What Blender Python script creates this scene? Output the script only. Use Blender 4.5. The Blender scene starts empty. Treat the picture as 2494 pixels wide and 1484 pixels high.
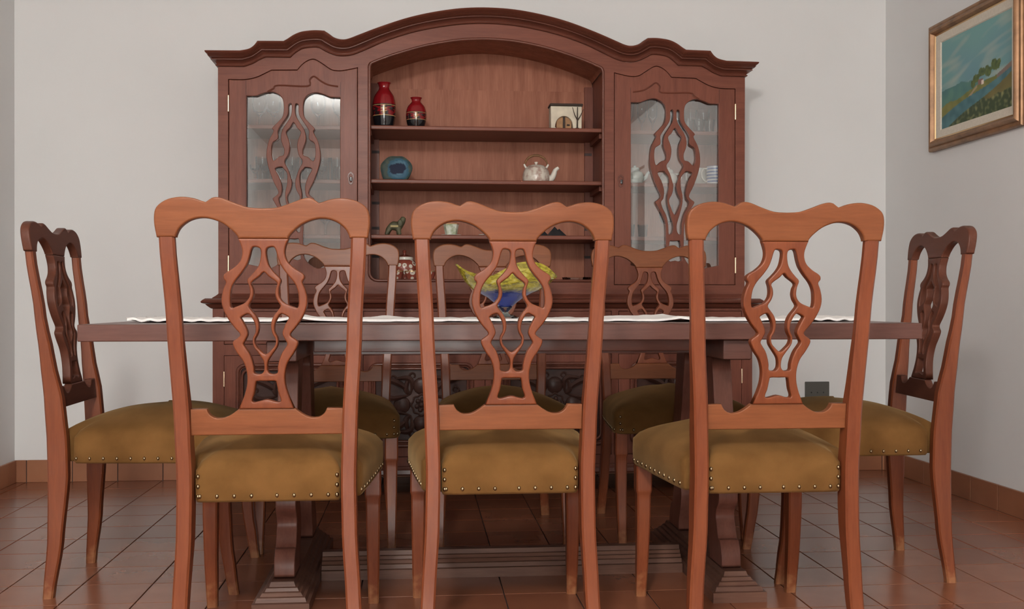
import bpy, bmesh, math, random
from mathutils import Vector, Matrix, noise
random.seed(7)
PI = math.pi
SC = bpy.context.scene
COL = SC.collection

# ------------------------------------------------------------------ camera
cam_d = bpy.data.cameras.new('camera'); cam = bpy.data.objects.new('camera', cam_d)
COL.objects.link(cam); SC.camera = cam
cam_d.sensor_width = 36.0
cam_d.lens = 36.0 * 2551.5 / 2494.0
cam_d.clip_start = 0.05
cam.location = (0, 0, 0.8105)
cam.rotation_euler = (PI / 2 - 0.0016, 0, -0.0892)

# ------------------------------------------------------------------ world, lights, exposure
SC.view_settings.view_transform = 'Standard'
SC.view_settings.look = 'None'
SC.view_settings.gamma = 1.0
SC.view_settings.use_curve_mapping = False
SC.view_settings.exposure = 0.0
W = bpy.data.worlds.new('daylight'); SC.world = W
W.use_nodes = True
W.node_tree.nodes['Background'].inputs[0].default_value = (0.86, 0.93, 1.0, 1)
W.node_tree.nodes['Background'].inputs[1].default_value = 1.6

XL, XR, YB, YF, ZC = -1.815, 2.262, 4.91, -4.0, 2.72      # room
WIN = (-1.0, 0.75, 0.02, 2.05)      # glazed door in the wall behind the camera (x0,x1,z0,z1)
WR = (-2.9, -1.25, 0.85, 2.2)       # window in the right wall, behind the camera (y0,y1,z0,z1)


def area(name, loc, sx, sz, power, color, aim):
    l = bpy.data.lights.new(name, 'AREA'); l.shape = 'RECTANGLE'; l.size = sx; l.size_y = sz
    l.energy = power; l.color = color
    o = bpy.data.objects.new(name, l); COL.objects.link(o); o.location = loc
    o.rotation_euler = (Vector(aim)).to_track_quat('-Z', 'Y').to_euler()
    return o


DAY = (1.0, 0.98, 0.945)
area('window_daylight', ((WIN[0] + WIN[1]) / 2, YF - .22, (WIN[2] + WIN[3]) / 2), WIN[1] - WIN[0] - .06, WIN[3] - WIN[2] - .06, 190, DAY, (0, 1, -.03))
area('window_daylight', (XR + .22, (WR[0] + WR[1]) / 2, (WR[2] + WR[3]) / 2), WR[1] - WR[0] - .06, WR[3] - WR[2] - .06, 50, DAY, (-1, 0, -.05))


FILL_LAMP = (-.46, -.55, 2.36)  # position of the fill light added out of view behind the camera
pl = bpy.data.lights.new('added_fill_light', 'POINT'); pl.energy = 205; pl.shadow_soft_size = .17; pl.color = (1.0, .972, .93)
plo = bpy.data.objects.new('added_fill_light', pl); COL.objects.link(plo); plo.location = FILL_LAMP


# ------------------------------------------------------------------ helpers
def lin(c):
    return tuple(((v / 255) / 12.92 if v / 255 <= .04045 else ((v / 255 + .055) / 1.055) ** 2.4) for v in c) + (1.0,)


def tag(o, label=None, cat=None, group=None, kind=None):
    if label: o['label'] = label
    if cat: o['category'] = cat
    if group: o['group'] = group
    if kind: o['kind'] = kind
    return o


def empty(name, loc=(0, 0, 0), rz=0.0):
    o = bpy.data.objects.new(name, None); COL.objects.link(o)
    o.location = loc; o.rotation_euler = (0, 0, rz); o.empty_display_size = .05
    return o


def link(name, me, mat=None, parent=None, loc=None):
    o = bpy.data.objects.new(name, me); COL.objects.link(o)
    if mat is not None and len(me.materials) == 0: me.materials.append(mat)
    if parent is not None: o.parent = parent
    if loc is not None: o.location = loc
    return o


def autosmooth(me, deg=35):
    bm = bmesh.new(); bm.from_mesh(me)
    th = math.radians(deg)
    for f in bm.faces: f.smooth = True
    for e in bm.edges:
        if len(e.link_faces) != 2 or e.calc_face_angle(0) > th: e.smooth = False
    bm.to_mesh(me); bm.free()
    return me


def weighted(me, cap=0):
    for f in me.polygons: f.use_smooth = True
    acc = [Vector() for _ in me.vertices]
    for f in me.polygons:
        wt = f.area * (1000 if cap and abs(f.normal.y) > .975 else 1)
        for vi in f.vertices: acc[vi] += f.normal * wt
    me.normals_split_custom_set_from_vertices([a.normalized() for a in acc])
    return me


def mesh(name, v, f, smooth=35):
    me = bpy.data.meshes.new(name); me.from_pydata(v, [], f); me.update()
    bm = bmesh.new(); bm.from_mesh(me); bmesh.ops.recalc_face_normals(bm, faces=bm.faces); bm.to_mesh(me); bm.free()
    if smooth: autosmooth(me, smooth)
    return me


def box_me(name, x0, x1, y0, y1, z0, z1, bev=0.0, seg=2):
    bm = bmesh.new(); bmesh.ops.create_cube(bm, size=1)
    for v in bm.verts:
        v.co = Vector((x0 + (v.co.x + .5) * (x1 - x0), y0 + (v.co.y + .5) * (y1 - y0), z0 + (v.co.z + .5) * (z1 - z0)))
    if bev > 0: bmesh.ops.bevel(bm, geom=bm.edges[:], offset=bev, segments=seg, affect='EDGES', profile=.5)
    me = bpy.data.meshes.new(name); bm.to_mesh(me); bm.free()
    if bev > 0: weighted(me)
    return me


def box(name, x0, x1, y0, y1, z0, z1, mat, parent=None, bev=0.0):
    return link(name, box_me(name, x0, x1, y0, y1, z0, z1, bev), mat, parent)


def boxes_me(name, lst, bev=0.0):
    bm = bmesh.new()
    for (x0, x1, y0, y1, z0, z1) in lst:
        r = bmesh.ops.create_cube(bm, size=1)
        for v in r['verts']:
            v.co = Vector((x0 + (v.co.x + .5) * (x1 - x0), y0 + (v.co.y + .5) * (y1 - y0), z0 + (v.co.z + .5) * (z1 - z0)))
    if bev > 0: bmesh.ops.bevel(bm, geom=bm.edges[:], offset=bev, segments=2, affect='EDGES', profile=.5)
    me = bpy.data.meshes.new(name); bm.to_mesh(me); bm.free()
    return me


def catmull(p, closed=True, n=4):
    out = []; N = len(p)
    rng = range(N) if closed else range(N - 1)
    for i in rng:
        if closed: a, b, c, d = p[(i - 1) % N], p[i], p[(i + 1) % N], p[(i + 2) % N]
        else: a, b, c, d = p[max(i - 1, 0)], p[i], p[i + 1], p[min(i + 2, N - 1)]
        for k in range(n):
            t = k / n
            out.append(tuple(.5 * ((2 * b[j]) + (-a[j] + c[j]) * t + (2 * a[j] - 5 * b[j] + 4 * c[j] - d[j]) * t * t + (-a[j] + 3 * b[j] - 3 * c[j] + d[j]) * t ** 3) for j in range(len(b))))
    if not closed: out.append(tuple(p[-1]))
    return out


def mirror(h, drop_last=False):
    """half outline listed from the axis outwards -> closed outline mirrored in x (axis points kept once)."""
    l = [(-x, z) for x, z in reversed(h) if abs(x) > 1e-6]
    return list(h) + l


def shape_me(name, loops, y0, y1, bev=0.002, lean=None, res=1):
    """flat shape with holes in the xz plane, from y0 to y1, edges rounded by bev; lean(z) shifts it in y."""
    cu = bpy.data.curves.new(name, 'CURVE'); cu.dimensions = '2D'; cu.fill_mode = 'BOTH'
    for lp in loops:
        s = cu.splines.new('POLY'); s.points.add(len(lp) - 1); s.use_cyclic_u = True
        for p, (x, z) in zip(s.points, lp): p.co = (x, z, 0, 1)
    th = abs(y1 - y0) / 2
    cu.extrude = th - bev; cu.bevel_depth = bev; cu.bevel_resolution = res; cu.offset = -bev
    o = bpy.data.objects.new(name, cu); COL.objects.link(o)
    dg = bpy.context.evaluated_depsgraph_get()
    me = bpy.data.meshes.new_from_object(o.evaluated_get(dg))
    bpy.data.objects.remove(o); bpy.data.curves.remove(cu)
    yc = (y0 + y1) / 2
    for v in me.vertices:
        x, y, z = v.co
        v.co = (x, -z + yc + (lean(y) if lean else 0), y)
    me.materials.clear(); me.name = name
    bm = bmesh.new(); bm.from_mesh(me); bmesh.ops.remove_doubles(bm, verts=bm.verts, dist=1e-5)
    bm.to_mesh(me); bm.free()
    weighted(me, 1)
    return me


def tube_me(name, path, r, n=8, cap=True, flat=1.0, ref=(0, 0, 1)):
    V = []; F = []; P = [Vector(p) for p in path]; N = len(P)
    rr = r if isinstance(r, (list, tuple)) else [r] * N
    prev = None
    for i, p in enumerate(P):
        t = (P[min(i + 1, N - 1)] - P[max(i - 1, 0)]).normalized()
        if prev is None:
            u = Vector(ref) - t * t.dot(Vector(ref))
            if u.length < 1e-3: u = Vector((1, 0, 0)) - t * t.x
            u.normalize()
        else:
            u = prev - t * prev.dot(t); u.normalize()
        prev = u; w = t.cross(u)
        for k in range(n):
            a = 2 * PI * k / n
            q = p + u * math.cos(a) * rr[i] + w * math.sin(a) * rr[i] * flat
            V.append(tuple(q))
    for i in range(N - 1):
        for k in range(n):
            F.append((i * n + k, i * n + (k + 1) % n, (i + 1) * n + (k + 1) % n, (i + 1) * n + k))
    if cap: F.append(tuple(range(n))); F.append(tuple(range((N - 1) * n, N * n)))
    return mesh(name, V, F, 50)


def lathe_me(name, prof, n=24, smooth=40):
    V = []; F = []
    for r, z in prof:
        for k in range(n):
            a = 2 * PI * k / n; V.append((max(r, 1e-5) * math.cos(a), max(r, 1e-5) * math.sin(a), z))
    for i in range(len(prof) - 1):
        for k in range(n): F.append((i * n + k, i * n + (k + 1) % n, (i + 1) * n + (k + 1) % n, (i + 1) * n + k))
    me = mesh(name, V, F, None)
    bm = bmesh.new(); bm.from_mesh(me); bmesh.ops.remove_doubles(bm, verts=bm.verts, dist=1e-4)
    bmesh.ops.recalc_face_normals(bm, faces=bm.faces); bm.to_mesh(me); bm.free()
    return autosmooth(me, smooth)


def join_me(name, mes):
    bm = bmesh.new()
    for m in mes: bm.from_mesh(m)
    me = bpy.data.meshes.new(name); bm.to_mesh(me); bm.free()
    for m in mes: bpy.data.meshes.remove(m)
    return me


def moved(me, M):
    me.transform(M); return me


def copy_tree(o, parent=None):
    c = o.copy(); COL.objects.link(c); c.parent = parent
    for ch in list(o.children): copy_tree(ch, c)
    return c


def interp(tab, z):
    if z <= tab[0][0]: return tab[0][1]
    for (a, b), (c, d) in zip(tab, tab[1:]):
        if z <= c:
            t = (z - a) / (c - a); t = t * t * (3 - 2 * t) * .5 + t * .5
            return b + (d - b) * t
    return tab[-1][1]


# ------------------------------------------------------------------ materials
def new_mat(name):
    m = bpy.data.materials.new(name); m.use_nodes = True
    nt = m.node_tree; b = nt.nodes['Principled BSDF']
    return m, nt, b


def N(nt, t, **kw):
    n = nt.nodes.new(t)
    for k, v in kw.items(): setattr(n, k, v)
    return n


def ramp(nt, pts, fac):
    r = N(nt, 'ShaderNodeValToRGB'); e = r.color_ramp.elements
    while len(e) < len(pts): e.new(.5)
    for el, (p, c) in zip(e, pts): el.position = p; el.color = c
    nt.links.new(fac, r.inputs[0])
    return r


def wood(name, dark, light, axis='z', rough=.36, scale=1.0, worn=None, coat=.04, spec=.2):
    m, nt, b = new_mat(name); L = nt.links
    tc = N(nt, 'ShaderNodeTexCoord'); oi = N(nt, 'ShaderNodeObjectInfo')
    mp = N(nt, 'ShaderNodeMapping')
    s = {'x': (1.2, 14, 14), 'z': (14, 14, 1.2), 'y': (14, 1.2, 14)}[axis]
    mp.inputs['Scale'].default_value = tuple(v * scale for v in s)
    add = N(nt, 'ShaderNodeVectorMath', operation='ADD')
    sc = N(nt, 'ShaderNodeMath', operation='MULTIPLY'); sc.inputs[1].default_value = 7.0
    L.new(oi.outputs['Random'], sc.inputs[0]); L.new(tc.outputs['Object'], add.inputs[0]); L.new(sc.outputs[0], add.inputs[1])
    L.new(add.outputs[0], mp.inputs['Vector'])
    n1 = N(nt, 'ShaderNodeTexNoise'); n1.inputs['Scale'].default_value = 2.2; n1.inputs['Detail'].default_value = 6; n1.inputs['Roughness'].default_value = .6; n1.inputs['Distortion'].default_value = .4
    L.new(mp.outputs[0], n1.inputs['Vector'])
    n2 = N(nt, 'ShaderNodeTexNoise'); n2.inputs['Scale'].default_value = 16; n2.inputs['Detail'].default_value = 3
    L.new(mp.outputs[0], n2.inputs['Vector'])
    mx = N(nt, 'ShaderNodeMix', data_type='FLOAT'); mx.inputs['Factor'].default_value = .3
    L.new(n1.outputs[0], mx.inputs['A']); L.new(n2.outputs[0], mx.inputs['B'])
    r = ramp(nt, [(.3, dark), (.7, light)], mx.outputs['Result'])
    out = r.outputs[0]
    if worn:
        sx = N(nt, 'ShaderNodeSeparateXYZ'); L.new(tc.outputs['Object'], sx.inputs[0])
        nz = N(nt, 'ShaderNodeTexNoise'); nz.inputs['Scale'].default_value = 45; nz.inputs['Detail'].default_value = 4
        L.new(tc.outputs['Object'], nz.inputs['Vector'])
        ma = N(nt, 'ShaderNodeMath', operation='MULTIPLY_ADD'); ma.inputs[1].default_value = .16; ma.inputs[2].default_value = -.045
        L.new(nz.outputs[0], ma.inputs[0])
        sb = N(nt, 'ShaderNodeMath', operation='SUBTRACT'); L.new(ma.outputs[0], sb.inputs[0]); L.new(sx.outputs['Z'], sb.inputs[1])
        mr = N(nt, 'ShaderNodeMapRange'); mr.inputs['From Min'].default_value = -.02; mr.inputs['From Max'].default_value = .04; mr.inputs['To Max'].default_value = .65
        L.new(sb.outputs[0], mr.inputs['Value'])
        mw = N(nt, 'ShaderNodeMix', data_type='RGBA'); L.new(mr.outputs[0], mw.inputs['Factor']); L.new(out, mw.inputs['A']); mw.inputs['B'].default_value = worn
        out = mw.outputs['Result']
    L.new(out, b.inputs['Base Color'])
    bp = N(nt, 'ShaderNodeBump'); bp.inputs['Strength'].default_value = .06; bp.inputs['Distance'].default_value = .002
    L.new(n2.outputs[0], bp.inputs['Height']); L.new(bp.outputs[0], b.inputs['Normal'])
    b.inputs['Roughness'].default_value = rough
    b.inputs['Coat Weight'].default_value = coat; b.inputs['Coat Roughness'].default_value = .22; b.inputs['Specular IOR Level'].default_value = spec
    return m


def plain(name, c, rough=.5, metal=0.0, coat=0.0, nscale=0, namt=.15, spec=None):
    m, nt, b = new_mat(name); L = nt.links
    b.inputs['Base Color'].default_value = c
    if nscale:
        tc = N(nt, 'ShaderNodeTexCoord'); n1 = N(nt, 'ShaderNodeTexNoise'); n1.inputs['Scale'].default_value = nscale; n1.inputs['Detail'].default_value = 5
        L.new(tc.outputs['Object'], n1.inputs['Vector'])
        r = ramp(nt, [(.3, tuple(v * (1 - namt) for v in c[:3]) + (1,)), (.7, tuple(min(1, v * (1 + namt)) for v in c[:3]) + (1,))], n1.outputs[0])
        L.new(r.outputs[0], b.inputs['Base Color'])
    b.inputs['Roughness'].default_value = rough; b.inputs['Metallic'].default_value = metal; b.inputs['Coat Weight'].default_value = coat
    if spec is not None: b.inputs['Specular IOR Level'].default_value = spec
    return m


def thin_glass(name, tint=(1, 1, 1, 1), ior=1.5, rough=.02, edge=1.0):
    m, nt, b = new_mat(name); L = nt.links; nt.nodes.remove(b)
    out = nt.nodes['Material Output']
    tr = N(nt, 'ShaderNodeBsdfTransparent'); tr.inputs[0].default_value = tint
    gl = N(nt, 'ShaderNodeBsdfGlossy'); gl.inputs['Roughness'].default_value = rough
    fr = N(nt, 'ShaderNodeFresnel'); fr.inputs['IOR'].default_value = ior
    mu = N(nt, 'ShaderNodeMath', operation='MULTIPLY'); mu.inputs[1].default_value = edge; mu.use_clamp = True
    L.new(fr.outputs[0], mu.inputs[0])
    mx = N(nt, 'ShaderNodeMixShader'); L.new(mu.outputs[0], mx.inputs[0]); L.new(tr.outputs[0], mx.inputs[1]); L.new(gl.outputs[0], mx.inputs[2])
    L.new(mx.outputs[0], out.inputs[0])
    return m


def attr_mat(name, rough=.5, coat=0.0, spec=.5):
    m, nt, b = new_mat(name)
    a = N(nt, 'ShaderNodeAttribute', attribute_name='paint'); nt.links.new(a.outputs['Color'], b.inputs['Base Color'])
    b.inputs['Roughness'].default_value = rough; b.inputs['Coat Weight'].default_value = coat; b.inputs['Specular IOR Level'].default_value = spec; b.inputs['Coat Roughness'].default_value = .05
    return m


def paint(me, fn):
    at = me.color_attributes.new('paint', 'FLOAT_COLOR', 'POINT')
    for i, v in enumerate(me.vertices): at.data[i].color = fn(v.co)


M = {}
# chairs: warm lighter mahogany; hutch and table: darker
CD, CLT = (.138, .033, .012, 1), (.222, .060, .022, 1)
WORN = (.36, .165, .075, 1)
M['chair_z'] = wood('chair_wood_upright', CD, CLT, 'z', worn=WORN, coat=.12, spec=.3)
M['chair_x'] = wood('chair_wood_rail', (.155, .047, .018, 1), (.245, .084, .033, 1), 'x')
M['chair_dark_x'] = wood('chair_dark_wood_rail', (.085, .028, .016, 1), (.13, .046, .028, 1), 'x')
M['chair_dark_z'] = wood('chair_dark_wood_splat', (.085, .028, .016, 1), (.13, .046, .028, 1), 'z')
HD, HL = (.135, .040, .024, 1), (.225, .074, .046, 1)
M['hutch_z'] = wood('cabinet_wood_upright', HD, HL, 'z', rough=.4)
M['hutch_x'] = wood('cabinet_wood_rail', HD, HL, 'x', rough=.4)
M['hutch_mould'] = wood('cabinet_moulding_wood', (.10, .030, .018, 1), (.165, .052, .032, 1), 'x', rough=.30, coat=.3)
M['hutch_back'] = wood('cabinet_back_veneer', (.22, .072, .038, 1), (.42, .165, .098, 1), 'z', rough=.5, scale=.8, coat=0)
M['hutch_dark'] = wood('carved_dark_wood', (.04, .018, .014, 1), (.075, .034, .026, 1), 'x', rough=.36)
M['groove'] = plain('dark_joint', (.03, .01, .007, 1), .6)
M['table'] = wood('table_wood', (.085, .034, .025, 1), (.15, .064, .049, 1), 'x', rough=.34, coat=.06, spec=.28)
M['table_z'] = wood('table_leg_wood', (.11, .04, .028, 1), (.19, .075, .052, 1), 'z', rough=.35)
M['table_foot'] = wood('table_foot_worn_wood', (.085, .038, .026, 1), (.17, .085, .058, 1), 'x', rough=.35)


def velvet():
    m, nt, b = new_mat('olive_gold_velvet'); L = nt.links
    tc = N(nt, 'ShaderNodeTexCoord'); n1 = N(nt, 'ShaderNodeTexNoise'); n1.inputs['Scale'].default_value = 9; n1.inputs['Detail'].default_value = 5
    L.new(tc.outputs['Object'], n1.inputs['Vector'])
    r = ramp(nt, [(.3, (.115, .053, .0145, 1)), (.72, (.19, .092, .028, 1))], n1.outputs[0])
    L.new(r.outputs[0], b.inputs['Base Color'])
    n2 = N(nt, 'ShaderNodeTexNoise'); n2.inputs['Scale'].default_value = 700
    L.new(tc.outputs['Object'], n2.inputs['Vector'])
    bp = N(nt, 'ShaderNodeBump'); bp.inputs['Strength'].default_value = .25; bp.inputs['Distance'].default_value = .001
    L.new(n2.outputs[0], bp.inputs['Height']); L.new(bp.outputs[0], b.inputs['Normal'])
    b.inputs['Roughness'].default_value = .9; b.inputs['Specular IOR Level'].default_value = .1
    b.inputs['Sheen Weight'].default_value = .22; b.inputs['Sheen Roughness'].default_value = .4; b.inputs['Sheen Tint'].default_value = (.85, .58, .28, 1)
    return m


M['velvet'] = velvet()
M['nail'] = plain('brass_nail', (.30, .23, .14, 1), .28, 1.0)
M['brass'] = plain('brass_hinge', (.75, .55, .38, 1), .3, 1.0)
M['glass'] = thin_glass('cabinet_pane_glass', (.97, .985, .98, 1), 1.5, .01, 3.0)
M['glassware'] = thin_glass('clear_glassware', (.985, .99, .99, 1), 1.3, .03, 1.3)
M['black'] = plain('black_lacquer', (.012, .012, .013, 1), .2, coat=.6)


def tile_mat(name, dark, light, rough):
    m, nt, b = new_mat(name); L = nt.links
    oi = N(nt, 'ShaderNodeObjectInfo'); tc = N(nt, 'ShaderNodeTexCoord')
    ge = N(nt, 'ShaderNodeNewGeometry')
    n1 = N(nt, 'ShaderNodeTexNoise'); n1.inputs['Scale'].default_value = 7; n1.inputs['Detail'].default_value = 6
    L.new(ge.outputs['Position'], n1.inputs['Vector'])
    mx = N(nt, 'ShaderNodeMix', data_type='FLOAT'); mx.inputs['Factor'].default_value = .4
    L.new(n1.outputs[0], mx.inputs['A']); L.new(oi.outputs['Random'], mx.inputs['B'])
    r = ramp(nt, [(.2, dark), (.8, light)], mx.outputs['Result'])
    L.new(r.outputs[0], b.inputs['Base Color'])
    n2 = N(nt, 'ShaderNodeTexNoise'); n2.inputs['Scale'].default_value = 22; n2.inputs['Detail'].default_value = 3
    L.new(ge.outputs['Position'], n2.inputs['Vector'])
    bp = N(nt, 'ShaderNodeBump'); bp.inputs['Strength'].default_value = .025; bp.inputs['Distance'].default_value = .002
    L.new(n2.outputs[0], bp.inputs['Height']); L.new(bp.outputs[0], b.inputs['Normal'])
    b.inputs['Roughness'].default_value = rough
    return m


M['tile'] = tile_mat('terracotta_floor_tile', (.19, .062, .029, 1), (.275, .102, .052, 1), .24)
M['skirt'] = tile_mat('terracotta_skirting_tile', (.24, .09, .042, 1), (.36, .15, .072, 1), .4)
M['grout'] = plain('dark_grout', (.045, .025, .02, 1), .8)


def wall_mat():
    m, nt, b = new_mat('white_painted_plaster'); L = nt.links
    ge = N(nt, 'ShaderNodeNewGeometry'); n1 = N(nt, 'ShaderNodeTexNoise'); n1.inputs['Scale'].default_value = 1.3; n1.inputs['Detail'].default_value = 4
    L.new(ge.outputs['Position'], n1.inputs['Vector'])
    r = ramp(nt, [(.3, (.735, .73, .72, 1)), (.7, (.775, .77, .76, 1))], n1.outputs[0]); L.new(r.outputs[0], b.inputs['Base Color'])
    n2 = N(nt, 'ShaderNodeTexNoise'); n2.inputs['Scale'].default_value = 90; n2.inputs['Detail'].default_value = 4
    L.new(ge.outputs['Position'], n2.inputs['Vector'])
    bp = N(nt, 'ShaderNodeBump'); bp.inputs['Strength'].default_value = .12; bp.inputs['Distance'].default_value = .002
    L.new(n2.outputs[0], bp.inputs['Height']); L.new(bp.outputs[0], b.inputs['Normal'])
    b.inputs['Roughness'].default_value = .75; b.inputs['Specular IOR Level'].default_value = .25
    return m


M['wall'] = wall_mat()
M['white'] = plain('white_paint', (.8, .8, .78, 1), .5)

# ------------------------------------------------------------------ room shell
T = .15
fl = box('floor', XL, XR, YF, YB, -.06, -.004, M['grout']); tag(fl, 'brown glazed square floor tiles with dark joints', 'floor', kind='structure')
w = box('wall_back', XL - T, XR + T, YB, YB + T, -.06, ZC, M['wall']); tag(w, 'off-white painted wall behind the big cabinet', 'wall', kind='structure')
w = box('wall_left', XL - T, XL, YF, YB, -.06, ZC, M['wall']); tag(w, 'white painted wall at the left edge', 'wall', kind='structure')
w = link('wall_right', boxes_me('wall_right', [(XR, XR + T, YF, WR[0], -.06, ZC), (XR, XR + T, WR[1], YB, -.06, ZC), (XR, XR + T, WR[0], WR[1], -.06, WR[2]), (XR, XR + T, WR[0], WR[1], WR[3], ZC)]), M['wall'])
tag(w, 'white painted wall on the right carrying the landscape painting', 'wall', kind='structure')
w = box('ceiling', XL - T, XR + T, YF - T, YB + T, ZC, ZC + .1, M['wall']); tag(w, 'plain white ceiling', 'ceiling', kind='structure')
# wall behind the camera, with two openings
w = link('wall_front', boxes_me('wall_front', [(XL - T, WIN[0], YF - T, YF, -.06, ZC), (WIN[1], XR + T, YF - T, YF, -.06, ZC), (WIN[0], WIN[1], YF - T, YF, -.06, WIN[2]), (WIN[0], WIN[1], YF - T, YF, WIN[3], ZC)]), M['wall'])
tag(w, 'white wall with a glazed door behind the camera', 'wall', kind='structure')


def window(name, label, cx, cy, z0, hw, h, rz):
    e = empty(name, (cx, cy, z0), rz); tag(e, label, 'window', kind='structure')
    link('window_frame', boxes_me('window_frame', [(-hw, -hw + .05, -.03, .03, 0, h), (hw - .05, hw, -.03, .03, 0, h), (-hw, hw, -.03, .03, 0, .05), (-hw, hw, -.03, .03, h - .05, h), (-.035, .035, -.03, .03, 0, h)]), M['white'], e)
    for s in (-1, 1):
        box('window_pane', min(s * .03, s * (hw - .045)), max(s * .03, s * (hw - .045)), -.004, .004, .045, h - .045, M['glass'], e)


window('window_1', 'white framed glazed balcony door', (WIN[0] + WIN[1]) / 2, YF - T / 2, WIN[2], (WIN[1] - WIN[0]) / 2, WIN[3] - WIN[2], 0)
window('window_2', 'white framed casement window', XR + T / 2, (WR[0] + WR[1]) / 2, WR[2], (WR[1] - WR[0]) / 2, WR[3] - WR[2], PI / 2)

# unseen globe lamp, added as a fill light from the camera side
cl = empty('added_fill_lamp', (FILL_LAMP[0], FILL_LAMP[1], ZC)); tag(cl, 'added white fill lamp hanging unseen behind the camera', 'lamp')
M['opal'] = thin_glass('opal_globe_glass', (1, 1, 1, 1), 1.3, .2, 1.0)
link('ceiling_rose', lathe_me('ceiling_rose', [(0, -.001), (.06, -.001), (.06, -.012), (.045, -.028), (.012, -.034), (0, -.034)], 24), M['white'], cl)
link('stem', tube_me('stem', [(0, 0, -.03), (0, 0, -.165)], .008, 10), M['white'], cl)
link('globe', lathe_me('globe', [(.2 * math.sin(PI * k / 20), -.36 - .2 * -math.cos(PI * k / 20)) for k in range(1, 21)], 32), M['opal'], cl)

# floor tiles, 20 cm grid; joints follow the photograph
TS, X0, Y0, G = .2, -.762, 2.904, .0016
tile_full = box_me('tile', -TS / 2 + G, TS / 2 - G, -TS / 2 + G, TS / 2 - G, -.006, 0, .0012, 1)
tile_full.materials.append(M['tile'])
cols = []
k = math.floor((XL - X0) / TS)
while X0 + k * TS < XR:
    cols.append((max(XL, X0 + k * TS), min(XR, X0 + (k + 1) * TS))); k += 1
rest = []
r0 = math.floor((YF - Y0) / TS)
for j in range(r0, 11):
    ya, yb = max(YF, Y0 + j * TS), min(YB, Y0 + (j + 1) * TS)
    if yb - ya < .012: continue
    for xa, xb in cols:
        if xb - xa < .012: continue
        if j >= -2:
            if xb - xa > TS - .001 and yb - ya > TS - .001:
                link('tile', tile_full, None, fl, ((xa + xb) / 2, (ya + yb) / 2, 0))
            else:
                box('tile', xa + G, xb - G, ya + G, yb - G, -.006, 0, M['tile'], fl)
        else: rest.append((xa + G, xb - G, ya + G, yb - G, -.006, 0))
o = link('tile_field', boxes_me('tile_field', rest), M['tile'], fl); o['kind'] = 'stuff'

# skirting of tiles, 10 cm high
SK = .012


def skirting(name, label, make, a, b_, start):
    e = empty(name); tag(e, label, 'baseboard', kind='structure')
    p = start
    while p > a: p -= TS
    while p < b_:
        q0, q1 = max(a, p) + G, min(b_, p + TS) - G
        if q1 - q0 > .01:
            me = box_me('tile', *make(q0, q1), 0.0, .10, .0015, 1); link('tile', me, M['skirt'], e)
        p += TS
    me = box_me('grout_bed', *make(a, b_), 0.0, .0985); link('grout_bed', moved(me, Matrix()), M['grout'], e)
    return e


e = skirting('baseboard_back', 'terracotta tile skirting along the back wall', lambda p, q: (p, q, YB - SK, YB), XL, XR, -1.76)
e.children[-1].scale = (1, 1, 1)
e = skirting('baseboard_left', 'terracotta tile skirting along the left wall', lambda p, q: (XL, XL + SK, p, q), YF, YB - SK, .0)
e = skirting('baseboard_right', 'terracotta tile skirting along the right wall', lambda p, q: (XR - SK, XR, p, q), YF, YB - SK, 3.70)
for nm in ('baseboard_back', 'baseboard_left', 'baseboard_right'):
    for c in bpy.data.objects[nm].children:
        if c.name.startswith('grout_bed'):
            for v in c.data.vertices:
                if nm == 'baseboard_back' and v.co.y < YB - .006: v.co.y = YB - SK + .002
                if nm == 'baseboard_left' and v.co.x > XL + .006: v.co.x = XL + SK - .002
                if nm == 'baseboard_right' and v.co.x < XR - .006: v.co.x = XR - SK + .002

# ------------------------------------------------------------------ china cabinet (upper part) and sideboard (lower part)
HX = .298           # centre of the hutch in x
YU = 4.53           # front face of the upper part
YL = 4.45           # front face of the lower part
YK = 4.885          # back
ch = empty('china_cabinet', (HX, YU, .829)); tag(ch, 'tall mahogany china cabinet with arched cornice and two glazed doors', 'cabinet')


def P(o):   # parent keeping world coordinates given in mesh (mesh is in cabinet xz with world y)
    return o


ZB = .829
CO = Matrix.Translation((0, -YU, -ZB))      # local coords: x about centre, y from front face, z from cabinet bottom


def hpart(name, me, mat, parent=ch):
    me.transform(CO); return link(name, me, mat, parent)


K = [((1.186, 1.866), (1.143, 1.811)), ((1.042, 1.868), (1.033, 1.812)), ((1.006, 1.876), (.997, 1.826)), ((.985, 1.890), (.97, 1.842)), ((.970, 1.910), (.945, 1.854)),
     ((.862, 1.912), (.840, 1.855)), ((.845, 1.922), (.826, 1.869)), ((.818, 1.940), (.803, 1.886)), ((.784, 1.9535), (.78, 1.896)), ((.735, 1.960), (.737, 1.901)),
     ((.692, 1.959), (.718, 1.899)), ((.672, 1.946), (.695, 1.886)), ((.650, 1.931), (.655, 1.869)), ((.621, 1.924), (.612, 1.866)), ((.592, 1.928), (.568, 1.875)),
     ((.545, 1.947), (.50, 1.905)), ((.463, 1.98), (.43, 1.937)), ((.35, 2.02), (.33, 1.971)), ((.24, 2.048), (.23, 1.995)), ((.118, 2.068), (.115, 2.013)), ((0, 2.074), (0, 2.019))]


def smooth_half(idx):
    pts = [k[idx] for k in K]
    segs = [(0, 1), (1, 4), (4, 5), (5, 10), (10, 20)]
    out = []
    for a, b_ in segs:
        p = pts[a:b_ + 1]
        if b_ == 20: p = p + [(-pts[19][0], pts[19][1])]; q = catmull(p, False, 5)[:-5]
        else: q = catmull(p, False, 5)
        out += q[:-1]
    out.append(pts[-1])
    return out


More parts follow.
